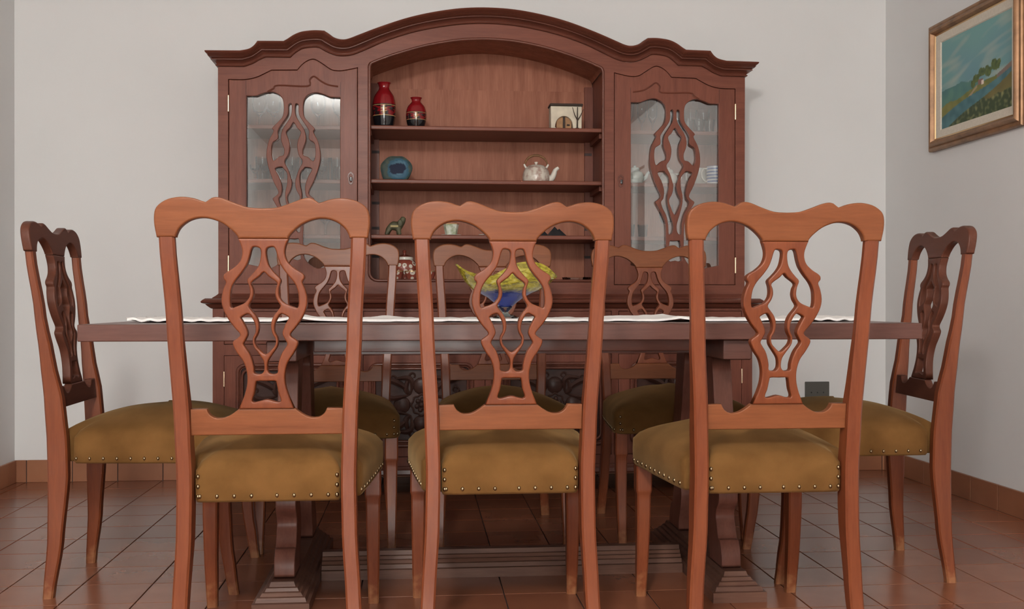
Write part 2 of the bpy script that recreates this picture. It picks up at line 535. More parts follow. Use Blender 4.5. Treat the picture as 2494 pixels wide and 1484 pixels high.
ct, cb = smooth_half(0), smooth_half(1)
ct = ct + [(-x, z) for x, z in reversed(ct[:-1])]
cb = cb + [(-x, z) for x, z in reversed(cb[:-1])]
PROF = [(0, 0), (0, .007), (.03, .011), (.08, .0125), (.12, .011), (.14, .006), (.20, .007), (.28, .012), (.35, .021), (.39, .029), (.41, .036), (.45, .036), (.455, .030), (.50, .031), (.54, .036), (.58, .044), (.62, .048), (.66, .046), (.67, .051), (.70, .053), (.705, .048), (.74, .050), (.80, .058), (.86, .063), (.92, .065), (.97, .064), (1.0, .058)]
V = []; F = []
nP = len(PROF); nS = len(ct) + 2
for i in range(nS):
    for t, pr in PROF:
        j = min(max(i - 1, 0), len(ct) - 1)
        x = cb[j][0] * (1 - t) + ct[j][0] * t; z = cb[j][1] * (1 - t) + ct[j][1] * t
        f = pr / .063
        if j in (0, len(ct) - 1): x = math.copysign(1.143 + pr * .66, x)
        y = YU - pr
        if i == 0 or i == nS - 1: y = YK
        V.append((x, y, z))
for i in range(nS - 1):
    for k in range(nP - 1): F.append((i * nP + k, (i + 1) * nP + k, (i + 1) * nP + k + 1, i * nP + k + 1))
# top surface back to the wall
b0 = len(V)
for j in range(len(ct)): V.append((math.copysign(1.1846, ct[j][0]) if j in (0, len(ct) - 1) else ct[j][0], YK, ct[j][1]))
for j in range(len(ct) - 1): F.append(((j + 1) * nP + nP - 1, (j + 2) * nP + nP - 1, b0 + j + 1, b0 + j))
hpart('cornice', mesh('cornice', V, F, 38), M['hutch_mould'])

# face frame with three openings
DT = [(1.100, 1.759), (1.032, 1.760), (.985, 1.770), (.945, 1.789), (.921, 1.802), (.812, 1.805), (.79, 1.830), (.765, 1.847), (.738, 1.8515), (.70, 1.830), (.668, 1.8095), (.635, 1.805), (.60, 1.810), (.556, 1.820)]


def door_top(inset=0.0):
    a = catmull(DT[0:5], False, 4)[:-1] + catmull(DT[4:6], False, 1)[:-1] + catmull(DT[5:14], False, 4)
    out = []
    for x, z in a:
        out.append((min(max(x, .556 + inset), 1.100 - inset), z - inset))
    return out


def door_outline(s, inset):
    p = door_top(inset) + [(.556 + inset, .8885 + inset), (1.100 - inset, .8885 + inset)]
    return [(s * x, z) for x, z in p]


ARCH = [(.513, 1.825), (.508, 1.838), (.495, 1.8475), (.42, 1.877), (.30, 1.915), (.20, 1.938), (.10, 1.953), (0, 1.958)]
arch = catmull(ARCH, False, 4)
NB = .902                                # niche floor
niche_half = arch[:-1] + [(0, 1.958)] + [(-x, z) for x, z in reversed(arch[:-1])]
rc = [(-.513 + .035 * (1 - math.cos(a)), NB + .035 * (1 - math.sin(a))) for a in [0, PI / 8, PI / 4, 3 * PI / 8, PI / 2]]
niche = niche_half + rc + [(-x, z) for x, z in reversed(rc)]
outer = list(cb) + [(-1.1415, .829), (1.1415, .829)]
hpart('face_frame', shape_me('face_frame', [outer, door_outline(1, 0), door_outline(-1, 0), niche], YU, YU + .022, .0012), M['hutch_x'])
path = [(x, YU - .001, z) for x, z in niche] + [(niche[0][0], YU - .001, niche[0][1])]
hpart('niche_bead', tube_me('niche_bead', [(x * .988, y, z - (.004 if z > 1.4 else -.004)) for x, y, z in path], .0065, 8, False, ref=(0, 1, 0)), M['hutch_mould'])
# carcass
for s in (-1, 1):
    hpart('side_panel', box_me('side_panel', min(s * 1.1415, s * 1.119), max(s * 1.1415, s * 1.119), YU + .022, YK, .831, 1.80), M['hutch_z'])
    hpart('divider', box_me('divider', min(s * .517, s * .537), max(s * .517, s * .537), YU + .022, YK - .012, .846, 1.84), M['hutch_z'])
    hpart('top_board', box_me('top_board', min(s * .538, s * 1.118), max(s * .538, s * 1.118), YU + .024, YK - .012, 1.765, 1.785), M['hutch_x'])
hpart('back_panel', box_me('back_panel', -1.118, 1.118, YK - .012, YK, .831, 1.80), M['hutch_back'])
# arched soffit over the niche and upper back panel
V = []; F = []
for x, z in niche_half: V += [(x, YU + .023, z + .012), (x, YK - .013, z + .012), (x, YU + .023, z + .024), (x, YK - .013, z + .024)]
for i in range(len(niche_half) - 1):
    a, b_ = i * 4, i * 4 + 4
    F += [(a, b_, b_ + 1, a + 1), (a + 2, a + 3, b_ + 3, b_ + 2), (a, a + 2, b_ + 2, b_), (a + 1, b_ + 1, b_ + 3, a + 3)]
hpart('arched_soffit', mesh('arched_soffit', V, F, 40), M['hutch_back'])
hpart('back_panel', shape_me('back_panel', [[(x * 1.006, z + .026) for x, z in niche_half] + [(-.516, 1.80), (.516, 1.80)]], YK - .012, YK, .0005), M['hutch_back'])
hpart('bottom_board', box_me('bottom_board', -1.117, 1.117, YU + .024, YK - .013, .831, NB - .004), M['hutch_x'])
# plank joints on the niche back
SHELF = [1.5784, 1.3456, 1.1056]
for z in SHELF:
    hpart('shelf', box_me('shelf', -.514, .514, YU + .028, YK - .013, z - .018, z, .004, 2), M['hutch_x'])
    for s in (-1, 1):
        hpart('shelf', box_me('shelf', min(s * .540, s * 1.116), max(s * .540, s * 1.116), YU + .06, YK - .013, z - .018, z, .003, 1), M['hutch_x'])
        # bearer battens under each niche shelf and toothed post in the rear corner
        hpart('shelf_bearer', box_me('shelf_bearer', min(s * .500, s * .5165), max(s * .500, s * .5165), YU + .06, YK - .05, z - .040, z - .0185), M['hutch_x'])
for s in (-1, 1):
    L_ = [(min(s * .478, s * .5165), max(s * .478, s * .5165), YK - .032, YK - .013, NB, 1.82)]
    bmx = boxes_me('notched_post', L_)
    hpart('notched_post', bmx, M['hutch_z'])
    for z in (1.51, 1.275, 1.16, 1.03):
        hpart('post_notch', box_me('post_notch', min(s * .476, s * .510), max(s * .476, s * .510), YK - .036, YK - .0325, z - .012, z), M['groove'])

# glazed doors
SIDE = [(.197, 1.690), (.155, 1.691), (.118, 1.705), (.088, 1.709), (.056, 1.6935), (.042, 1.666), (.0435, 1.611), (.0655, 1.581), (.0895, 1.555), (.084, 1.541), (.104, 1.499), (.1135, 1.447), (.108, 1.398),
        (.087, 1.334), (.0645, 1.286), (.070, 1.269), (.087, 1.255), (.079, 1.237), (.054, 1.191), (.042, 1.152), (.040, 1.07), (.041, 1.02), (.05, .995), (.07, .972), (.10, .958), (.14, .964), (.197, .976)]
H1 = [(.021, 1.6536), (.0115, 1.661), (.007, 1.648), (.0097, 1.611), (.027, 1.58), (.0456, 1.55), (.053, 1.513), (.0456, 1.483), (.039, 1.465), (.042, 1.44), (.061, 1.434), (.0826, 1.4156), (.092, 1.44), (.092, 1.476), (.0857, 1.495), (.067, 1.507), (.064, 1.522), (.0654, 1.5435), (.052, 1.568), (.027, 1.605), (.021, 1.629)]
H2 = [(0, 1.581), (.0155, 1.557), (.031, 1.539), (.0215, 1.511), (.0155, 1.48), (.022, 1.441), (.038, 1.4135), (.0225, 1.38), (.013, 1.35), (.007, 1.325), (.012, 1.292), (.0265, 1.2615), (.017, 1.228), (0, 1.1974)]
H3 = [(.0777, 1.382), (.0517, 1.390), (.0424, 1.3826), (.027, 1.3615), (.027, 1.319), (.0344, 1.282), (.033, 1.246), (.0207, 1.197), (.0083, 1.155), (.0114, 1.121), (.027, 1.112), (.030, 1.1546), (.0393, 1.197), (.0548, 1.227), (.0622, 1.2547), (.0517, 1.27), (.0486, 1.3065), (.061, 1.349)]
H4 = [(0, 1.083), (.020, 1.085), (.024, 1.078), (.029, 1.02), (.031, .998), (.018, .992), (0, .997)]
GRV = [(-.189, 1.7358), (-.146, 1.7426), (-.115, 1.7584), (-.0875, 1.7771), (-.069, 1.7623), (-.0607, 1.7351), (.0645, 1.7361), (.083, 1.7224), (.108, 1.7088)]
DC = .828


def side_loop(s, c):
    a = catmull(SIDE[1:-1], False, 4)
    return [(c + s * x, z) for x, z in [SIDE[0]] + a + [SIDE[-1]]]


for s in (-1, 1):
    c = s * DC
    d_out = door_outline(s, .0022)
    loops = [d_out, side_loop(1, c), side_loop(-1, c)]
    for h in (H1, H3):
        for t in (-1, 1): loops.append([(c + t * x, z) for x, z in catmull(h, True, 3)])
    h2 = mirror(H2); loops.append([(c + x, z) for x, z in catmull(h2, True, 3)])
    h4 = mirror(H4); loops.append([(c + x, z) for x, z in h4])
    me = shape_me('glazed_door', loops, YU + .001, YU + .021, .0028, res=2)
    d = hpart('glazed_door', me, M['hutch_z']); d['label'] = 'glazed door with pierced vase-shaped splat'
    hpart('glass_pane', box_me('glass_pane', c - .205, c + .205, YU + .0215, YU + .0245, .95, 1.715), M['glass'], d)
    g = catmull([(c + s * x, YU + .0015, z) for x, z in GRV], False, 4)
    hpart('carved_line', tube_me('carved_line', g, .0042, 6, True, ref=(0, 1, 0)), M['hutch_mould'], d)
    # joints between rails and stiles
    for zz, xa, xb in ((1.690, None, None),):
        pass
    for t in (-1, 1):
        xj = c + t * .1985
        hpart('stile_joint', box_me('stile_joint', xj - .0006, xj + .0006, YU + .0004, YU + .002, 1.695, 1.755), M['groove'], d)
    for z0 in (1.62, .94):
        me = box_me('hinge', s * 1.100 - .004, s * 1.100 + .004, YU - .004, YU + .004, z0, z0 + .072, .002, 1)
        hpart('hinge', me, M['brass'], d)
    # key escutcheon and key
    ex, ez = s * .586, 1.343
    esc = [(0, .030), (.012, .020), (.014, .006), (.010, -.006), (.008, -.022), (0, -.027)]
    me = shape_me('escutcheon', [[(ex + x, ez + z) for x, z in mirror(esc)], [(ex + x * .62, ez + z * .72) for x, z in mirror(esc)]], YU - .002, YU + .002, .0006)
    hpart('escutcheon', me, M['hutch_mould'], d)
    me = join_me('key', [tube_me('k', [(ex + .001, YU - .012, ez), (ex + .001, YU + .002, ez)], .0035, 8), box_me('k', ex - .004, ex + .006, YU - .014, YU - .010, ez - .012, ez + .006, .0015, 1)])
    hpart('key', me, M['black'], d)
    # dark reveal behind the door gap is the carcass itself

# foot moulding of the upper part
V = []; F = []
prof = [(0, .850), (.002, .847), (.010, .840), (.020, .833), (.023, .829)]
ring = [(-1.1415, YK, -1, 0), (-1.1415, YU, -1, -1), (1.1415, YU, 1, -1), (1.1415, YK, 1, 0)]
for (x, y, nx, ny) in ring:
    for pr, z in prof: V.append((x + nx * pr, y + ny * pr, z))
for i in range(3):
    for k in range(4): F.append((i * 5 + k, (i + 1) * 5 + k, (i + 1) * 5 + k + 1, i * 5 + k + 1))
hpart('foot_moulding', mesh('foot_moulding', V, F, 40), M['hutch_mould'])

# ---- sideboard
sb = empty('sideboard', (HX, YL, 0)); tag(sb, 'long low mahogany sideboard with carved doors below the china cabinet', 'cabinet')
CS = Matrix.Translation((0, -YL, 0))


def spart(name, me, mat, parent=sb):
    me.transform(CS); return link(name, me, mat, parent)


def ring_mould(name, prof, hw, yf, mat):
    V = []; F = []; n = len(prof)
    for (x, y, nx, ny) in [(-hw, YK, -1, 0), (-hw, yf, -1, -1), (hw, yf, 1, -1), (hw, YK, 1, 0)]:
        for pr, z in prof: V.append((x + nx * pr, y + ny * pr, z))
    for i in range(3):
        for k in range(n - 1): F.append((i * n + k, (i + 1) * n + k, (i + 1) * n + k + 1, i * n + k + 1))
    V0 = len(V)
    F.append((0, n, 2 * n, 3 * n)); F.append((n - 1, 2 * n - 1, 3 * n - 1, 4 * n - 1))
    return spart(name, mesh(name, V, F, 40), mat)


spart('carcass', box_me('carcass', -1.15, 1.15, YL + .016, YK, .085, .786), M['hutch_z'])
# face frame of the lower part
HB = 1.15
fr = [(-HB, -1.104, .085, .786), (1.104, HB, .085, .786), (-1.104, 1.104, .085, .158), (-1.104, 1.104, .592, .636), (-1.104, 1.104, .776, .786),
      (-.560, -.530, .158, .592), (.530, .560, .158, .592), (-.014, .014, .158, .592), (-.560, -.530, .636, .776), (.530, .560, .636, .776), (-.014, .014, .636, .776)]
spart('face_frame', boxes_me('face_frame', [(a, b_, YL, YL + .016, c, d) for a, b_, c, d in fr]), M['hutch_z'])
ring_mould('waist_slab', [(0, .806), (.032, .8065), (.043, .810), (.046, .815), (.040, .822), (.030, .829), (0, .829)], 1.145, YL, M['hutch_mould'])
ring_mould('waist_moulding', [(0, .786), (.004, .7865), (.012, .792), (.020, .799), (.026, .806), (0, .806)], 1.150, YL, M['hutch_mould'])
ring_mould('base_moulding', [(0, .120), (.006, .118), (.010, .108), (.016, .104), (.018, .088), (.012, .082), (0, .082)], 1.150, YL, M['hutch_mould'])
for s in (-1, 1):
    for y in (YL + .05, YK - .09):
        spart('foot', box_me('foot', min(s * 1.12, s * 1.04), max(s * 1.12, s * 1.04), y, y + .08, 0, .0845, .004, 1), M['hutch_dark'])
for x0, x1 in ((-1.102, -.562), (-.528, -.016), (.016, .528), (.562, 1.102)):
    d = spart('drawer', box_me('drawer', x0, x1, YL - .004, YL + .0155, .638, .774, .003, 2), M['hutch_x'])
    xc = (x0 + x1) / 2
    me = lathe_me('knob', [(0, 0), (.006, 0), (.006, .008), (.013, .014), (.014, .020), (.008, .025), (0, .026)], 14)
    me.transform(Matrix.Translation((xc, YL - .004, .706)) @ Matrix.Rotation(PI / 2, 4, 'X'))
    spart('knob', me, M['hutch_dark'], d)


def rrect(xc, zc, hw, hh, r, n=5):
    out = []
    for (sx, sz, a0) in ((1, 1, 0), (-1, 1, PI / 2), (-1, -1, PI), (1, -1, 3 * PI / 2)):
        for k in range(n + 1):
            a = a0 + PI / 2 * k / n
            out.append((xc + sx * (hw - r) + r * math.cos(a), zc + sz * (hh - r) + r * math.sin(a)))
    return out


def ball(c, r, sy=.6, n=8, sx=1.0, sz=1.0):
    bm = bmesh.new(); bmesh.ops.create_uvsphere(bm, u_segments=n * 2, v_segments=n, radius=r)
    for v in bm.verts: v.co = Vector((v.co.x * sx + c[0], v.co.y * sy + c[1], v.co.z * sz + c[2]))
    for f in bm.faces: f.smooth = True
    me = bpy.data.meshes.new('b'); bm.to_mesh(me); bm.free()
    return me


def carving(xc, zc, y, hw, hh):
    ms = []
    # rosette
    ms.append(ball((xc, y, zc), .012, .8, 5))
    for k in range(6):
        a = k * PI / 3 + .3
        ms.append(ball((xc + .020 * math.cos(a), y + .002, zc + .022 * math.sin(a)), .011, .7, 5))
    rim = [(xc + (.040 + .003 * math.cos(8 * a)) * math.cos(a), y, zc + (.042 + .003 * math.cos(8 * a)) * math.sin(a)) for a in [2 * PI * i / 40 for i in range(41)]]
    ms.append(tube_me('t', rim, .005, 6, False, ref=(0, 1, 0)))
    # four plump lobes
    for (ax, az) in ((1, 0), (-1, 0), (0, 1), (0, -1)):
        ms.append(ball((xc + ax * .082, y + .006, zc + az * .080), .038, .32, 7))
    # leafy scrolls
    for sx in (-1, 1):
        for sz in (-1, 1):
            for (ex, ez, bend, w) in ((.62, .80, .25, .012), (.93, .45, -.2, .012), (.97, .82, .1, .014), (.30, .88, -.15, .010)):
                p = []; rr = []
                for i in range(13):
                    t = i / 12
                    px = .045 + (hw * ex - .045) * t; pz = .045 + (hh * ez - .045) * t
                    off = math.sin(t * PI) * bend * .12
                    p.append((xc + sx * (px - off), y + .004 - .006 * math.sin(t * PI), zc + sz * (pz + off)))
                    rr.append(.004 + w * math.sin(min(1, t * 1.1) * PI * .8))
                ms.append(tube_me('t', p, rr, 6, True, .8, ref=(0, 1, 0)))
                # curl
                qx, qy, qz = p[-1]
                cu = []; cr = []
                for i in range(14):
                    a = i / 13 * 4.6; r = .020 * (1 - i / 17)
                    cu.append((qx - sx * (r * math.cos(a) - .020) * (1 if bend > 0 else -1) * .8, qy - .001, qz + sz * (r * math.sin(a)) * .9)); cr.append(.0065 * (1 - i / 26))
                cu = [(min(max(x, xc - hw), xc + hw), yy, min(max(z, zc - hh), zc + hh)) for x, yy, z in cu]
                ms.append(tube_me('t', cu, cr, 6, True, ref=(0, 1, 0)))
    me = join_me('carving', ms)
    return me


for i, (x0, x1) in enumerate(((-1.102, -.562), (-.528, -.016), (.016, .528), (.562, 1.102))):
    xc = (x0 + x1) / 2; zc = .378; hw = .215; hh = .172
    if abs(xc) < .4: xc_p = math.copysign(.285, xc)
    else: xc_p = xc
    loops = [[(x0, .16), (x1, .16), (x1, .59), (x0, .59)], rrect(xc_p, zc, hw - .012, hh - .012, .02)]
    d = spart('door', shape_me('door', loops, YL - .003, YL + .0155, .002), M['hutch_z']); d['label'] = 'cupboard door with carved floral panel'
    spart('panel_field', box_me('panel_field', xc_p - hw + .004, xc_p + hw - .004, YL + .009, YL + .0152, zc - hh + .004, zc + hh - .004), M['hutch_dark'], d)
    for (o_, r_) in ((0, .0085), (.018, .006)):
        lp = rrect(xc_p, zc, hw - o_, hh - o_, .03)
        p = [(x, YL - .003, z) for x, z in lp]; p.append(p[0])
        spart('panel_moulding', tube_me('panel_moulding', p, r_, 8, False, ref=(0, 1, 0)), M['hutch_mould'], d)
    spart('carving', carving(xc_p, zc, YL + .006, hw - .045, hh - .035), M['hutch_dark'], d)
    if abs(xc) > .4:
        hx = math.copysign(1.103, xc)
        spart('hinge', box_me('hinge', hx - .004, hx + .004, YL - .007, YL, .46, .525, .002, 1), M['brass'], d)

# ------------------------------------------------------------------ dining table
TX, TYC = .2545, 3.147
tb = empty('dining_table', (TX, TYC, 0)); tag(tb, 'long dark wooden trestle dining table', 'table')
link('tabletop', box_me('tabletop', -1.1215, 1.1215, -.388, .388, .711, .755, .003, 2), M['table'], tb)
box('top_beam', -.56, .56, -.045, .045, .66, .7105, M['hutch_mould'], tb)
link('apron_rail', box_me('apron_rail', -.54, .54, -.24, -.215, .675, .7105, .002, 1), M['hutch_mould'], tb)
link('apron_rail', box_me('apron_rail', -.54, .54, .215, .24, .675, .7105, .002, 1), M['hutch_mould'], tb)
STEP = [(0, .074), (.027, .074), (.029, .066), (.040, .062), (.042, .055), (.050, .050), (.052, .044), (.060, .040), (.062, .034), (.074, .030)]


def stepped(name, hx0, hy0, base):
    V = []; F = []; n = len(STEP)
    for z, h in STEP:
        d = base - h
        V += [(-hx0 + d, -hy0 + d, z), (hx0 - d, -hy0 + d, z), (hx0 - d, hy0 - d, z), (-hx0 + d, hy0 - d, z)]
    for i in range(n - 1):
        for k in range(4): F.append((i * 4 + k, i * 4 + (k + 1) % 4, i * 4 + 4 + (k + 1) % 4, i * 4 + 4 + k))
    F.append((0, 1, 2, 3)); F.append(tuple(range(4 * n - 4, 4 * n)))
    return mesh(name, V, F, 30)


LEGF = [(.0745, -.305), (.11, -.302), (.145, -.285), (.150, -.268), (.18, -.255), (.205, -.245), (.225, -.250), (.245, -.270), (.262, -.277), (.30, -.272), (.40, -.257), (.50, -.235), (.655, -.205)]
LEGB = [(.655, -.10), (.50, -.135), (.40, -.16), (.28, -.18), (.24, -.165), (.20, -.145), (.15, -.155), (.11, -.175), (.0745, -.18)]
for s in (-1, 1):
    link('trestle_foot', stepped('trestle_foot', .074, .385, .074), M['table_foot'], tb, (s * .6115, 0, 0))
    for t in (-1, 1):
        pf = catmull([(y, z) for z, y in LEGF], False, 3); pbk = catmull([(y, z) for z, y in LEGB], False, 3)
        pts = pf + pbk
        me = shape_me('leg', [[(t * y, z) for y, z in pts]], -.0275, .0275, .003)
        me.transform(Matrix.Rotation(PI / 2, 4, 'Z'))
        link('leg', me, M['table_z'], tb, (s * .6115, 0, 0))
    link('top_bearer', box_me('top_bearer', -.04, .04, -.36, .36, .655, .7105, .004, 1), M['table'], tb, (s * .6115, 0, 0))
me = stepped('stretcher', .536, .075, .09)
V2 = [v for v in me.vertices]
for v in V2:
    v.co.x = math.copysign(.536, v.co.x)
link('stretcher', me, M['table_foot'], tb)

# ------------------------------------------------------------------ dining chairs
LEAN = [(0, 0), (.155, .015), (.33, .021), (.42, .0185), (.53, .011), (.66, -.007), (.78, -.024), (.95, -.047), (1.04, -.058)]
HD_ = [(0, .0135), (.155, .0195), (.33, .027), (.42, .027), (.53, .025), (.66, .017), (.78, .012), (.95, .0105)]
PX = [(0, .199), (.14, .189), (.30, .180), (.42, .178), (.55, .182), (.75, .193), (.953, .204)]
lean = lambda z: interp(LEAN, z)
RT = [(0, 1.0137), (.029, 1.0155), (.0575, 1.0245), (.0835, 1.0345), (.099, 1.0368), (.110, 1.034), (.1195, 1.0262), (.128, 1.0285), (.146, 1.0345), (.172, 1.0368), (.198, 1.032), (.2163, 1.0215), (.2254, 1.010), (.2285, .994), (.228, .975), (.224, .951)]
RB_ = [(.184, .951), (.1825, .957), (.1747, .971), (.159, .984), (.141, .991), (.1226, .9925), (.1044, .989), (.0836, .98), (.0653, .9656), (.055, .954), (.0534, .949)]
SPL = [(.0534, .949), (.0463, .929), (.0458, .9135), (.052, .898), (.066, .885), (.079, .877), (.0856, .8706), (.0862, .8627), (.0815, .855), (.087, .841), (.0917, .8197), (.0895, .799), (.079, .7757), (.0659, .757), (.055, .744), (.055, .7377), (.061, .7327), (.0695, .7257), (.0687, .7156), (.059, .6976), (.0484, .682), (.0425, .664), (.0405, .646), (.0425, .625), (.049, .603), (.060, .577)]
C1 = [(.0104, .9297), (.0213, .931), (.026, .924), (.0302, .908), (.0364, .8915), (.0479, .8745), (.062, .8575), (.0703, .8407), (.0731, .8223), (.0729, .8068), (.0698, .7995), (.0612, .802), (.044, .8094), (.0349, .8185), (.031, .83), (.0323, .8457), (.0362, .86), (.0273, .8705), (.0172, .882), (.0096, .895), (.0062, .911), (.006, .924)]
C2 = [(0, .877), (.0094, .868), (.0273, .854), (.0245, .843), (.0229, .83), (.0265, .817), (.0338, .804), (.0281, .794), (.02, .7835), (.0143, .7705), (.013, .7547), (.0164, .7415), (.0224, .730), (.0208, .718), (.0128, .708), (0, .698)]
C3 = [(.0341, .786), (.0442, .7835), (.0513, .778), (.0492, .7733), (.0424, .76), (.037, .744), (.0419, .731), (.0471, .721), (.0435, .713), (.0349, .70), (.0292, .6845), (.0258, .669), (.0256, .659), (.022, .655), (.012, .654), (.006, .658), (.0032, .666), (.0047, .682), (.0122, .695), (.0245, .713), (.0273, .7248), (.0265, .735), (.0208, .747), (.0211, .7626), (.0265, .776)]
C4 = [(0, .6385), (.019, .6385), (.0225, .633), (.026, .612), (.0308, .598), (.0285, .592), (.018, .593), (0, .5975)]
LR = [(.0605, .577), (.075, .566), (.09, .558), (.104, .556), (.115, .558), (.125, .5655), (.131, .577)]


def post_me(s):
    V = []; F = []; zs = [i / 26 * .953 for i in range(27)]
    for z in zs:
        cx = s * interp(PX, z); cy = lean(z); hy = interp(HD_, z); hx = .0165 if z > .1 else .0155 + .01 * z; c = .0045
        ring = [(hx - c, hy), (hx, hy - c), (hx, -hy + c), (hx - c, -hy), (-hx + c, -hy), (-hx, -hy + c), (-hx, hy - c), (-hx + c, hy)]
        V += [(cx + a, cy + b_, z) for a, b_ in ring]
    n = 8
    for i in range(len(zs) - 1):
        for k in range(n): F.append((i * n + k, i * n + (k + 1) % n, i * n + n + (k + 1) % n, i * n + n + k))
    F.append(tuple(range(n))); F.append(tuple(range(len(V) - n, len(V))))
    return mesh('rear_leg', V, F, 40)


FLY = [(0, .500), (.05, .492), (.15, .478), (.25, .472), (.40, .472)]
FLH = [(0, .0135), (.1, .016), (.25, .0185), (.30, .019), (.40, .019)]


def front_leg_me(s):
    V = []; F = []; zs = [0, .015, .03, .06, .09, .12, .16, .2, .24, .27, .288, .293, .298, .302, .34, .40]
    for z in zs:
        cx = s * (.213 - .002 * z); cy = interp(FLY, z); h = interp(FLH, z)
        if z > .295: h = .0215
        elif z > .29: h = .0205
        c = .004
        ring = [(h - c, h), (h, h - c), (h, -h + c), (h - c, -h), (-h + c, -h), (-h, -h + c), (-h, h - c), (-h + c, h)]
        V += [(cx + a, cy + b_, z) for a, b_ in ring]
    n = 8
    for i in range(len(zs) - 1):
        for k in range(n): F.append((i * n + k, i * n + (k + 1) % n, i * n + n + (k + 1) % n, i * n + n + k))
    F.append(tuple(range(n))); F.append(tuple(range(len(V) - n, len(V))))
    return mesh('front_leg', V, F, 40)


FOOT = [(0, .012), (.10, .012), (.150, .014), (.1585, .024), (.160, .052), (.170, .062), (.196, .066), (.206, .09), (.222, .25), (.234, .40), (.239, .455), (.236, .490), (.222, .506), (.19, .513), (.10, .520), (0, .523)]
SZ0, SZ1, SZ2 = .368, .438, .517


def seat_me():
    h = FOOT; half = catmull(h, False, 2)
    loop = [(x, y) for x, y in half] + [(-x, y) for x, y in reversed(half) if x > 1e-6]
    n = len(loop); V = []; F = []
    c = (0, .275)
    sm = []
    for x, y in loop:          # notch-free version of the outline for the domed top
        t = min(1, max(0, (y - .012) / .09))
        w = .158 + (.206 - .158) * (t * t * (3 - 2 * t))
        xx = math.copysign(w, x) if (y < .1 and abs(x) > .157) else x
        sm.append((xx, y))
    rings = []
    for (inset, z) in ((.004, SZ0), (0, SZ0 + .006), (-.001, SZ0 + .04)):
        rings.append([(c[0] + (x - c[0]) * (1 - inset * 4), c[1] + (y - c[1]) * (1 - inset * 4), z) for x, y in loop])
    NR_ = 18
    ell = []
    for x, y in loop:
        a = math.atan2((y - c[1]) / .25, x / .21); k = (abs(math.cos(a)) ** 3.2 + abs(math.sin(a)) ** 3.2) ** (-1 / 3.2)
        yy = c[1] + .25 * k * math.sin(a); ell.append((.195 * k * math.cos(a) * (1 + .10 * (yy - c[1]) / .25), yy))
    for k in range(NR_):
        r = 1 - k / (NR_ - 1) * .985
        zz = SZ1 + (SZ2 - SZ1) * (1 - r ** 2.2) ** .70
        if k == 0: zz = SZ1
        m1 = min(1, (1 - r) * 5); m2 = min(1, max(0, (1 - r) * 2.2)); m2 = m2 * m2 * (3 - 2 * m2)
        rg = []
        for (x, y), (x1, y1), (x2, y2) in zip(loop, sm, ell):
            bx = x + (x1 - x) * m1; by = y
            bx += (x2 - bx) * m2; by += (y2 - by) * m2
            rg.append((c[0] + (bx - c[0]) * r, c[1] + (by - c[1]) * r, zz + .005 * (by - .27) / .25 * (1 - r)))
        rings.append(rg)
    for rg in rings: V += rg
    for i in range(len(rings) - 1):
        for k in range(n): F.append((i * n + k, i * n + (k + 1) % n, (i + 1) * n + (k + 1) % n, (i + 1) * n + k))
    F.append(tuple(range(n))); F.append(tuple(range(len(V) - n, len(V))))
    return mesh('seat_cushion', V, F, 70), loop


def build_chair():
    r = empty('dining_chair')
    rail = catmull(RT[:6], False, 3)[:-1] + [RT[6]] + catmull(RT[7:], False, 3) + catmull(RB_, False, 3)
    rail = [(x, z) for x, z in rail]
    full = rail + [(-x, z) for x, z in reversed(rail) if x > 1e-6]
    link('top_rail', shape_me('top_rail', [full], -.0125, .0125, .0045, lean=lambda z: -.047 - (z - .95) * .135, res=2), M['chair_x'], r)
    s = catmull(SPL[:-1], False, 3) + [SPL[-1]]
    s = s + [(-x, z) for x, z in reversed(s)]
    loops = [s]
    for h in (C1, C3):
        for t in (-1, 1): loops.append([(t * x, z) for x, z in catmull(h, True, 3)])
    loops.append(catmull(mirror(C2), True, 3)); loops.append(catmull(mirror(C4), True, 3))
    link('splat', shape_me('splat', loops, -.012, .012, .0035, lean=lambda z: .004 - (z - .577) * .136, res=2), M['chair_z'], r)
    sc = catmull(LR, False, 3)
    top = sc + [(.1655, .577), (.1655, .518)]
    full = top + [(-x, z) for x, z in reversed(top)]
    link('lower_rail', shape_me('lower_rail', [full], -.011, .011, .003, lean=lambda z: .009 - (z - .577) * .1, res=2), M['chair_x'], r)
    for t in (-1, 1):
        link('rear_leg', post_me(t), M['chair_z'], r)
        link('front_leg', front_leg_me(t), M['chair_z'], r)
    sm, loop = seat_me()
    seat = link('seat_cushion', sm, M['velvet'], r)
    # nail heads along the lower edge
    L_ = loop + [loop[0]]; acc = 0; nxt = .02; ms = []
    bm = bmesh.new()

    def nail(x, y, z, nx, ny):
        rr = bmesh.ops.create_uvsphere(bm, u_segments=8, v_segments=5, radius=.0052)
        for v in rr['verts']: v.co = Vector((v.co.x * .8 + x + nx * .001, v.co.y * .8 + y + ny * .001, v.co.z + z))
    for a, b_ in zip(L_, L_[1:]):
        d = math.dist(a, b_)
        if d < 1e-6: continue
        tx, ty = (b_[0] - a[0]) / d, (b_[1] - a[1]) / d
        while nxt <= acc + d:
            q = nxt - acc; x, y = a[0] + tx * q, a[1] + ty * q
            if not (.158 < abs(x) < .2 and y < .075): nail(x, y, SZ0 + .014, 0, 0)
            nxt += .0375
        acc += d
    for sx in (-1, 1):
        for z in (SZ0 + .014, SZ0 + .036, SZ0 + .058): nail(sx * .152, .0135, z, 0, -1)
        for z in (SZ0 + .014, SZ0 + .036, SZ0 + .058): nail(sx * .221, .506, z, 0, 1)
    for f in bm.faces: f.smooth = True
    me = bpy.data.meshes.new('nail_heads'); bm.to_mesh(me); bm.free()
    o = link('nail_heads', me, M['nail'], seat); o['kind'] = 'stuff'
    return r


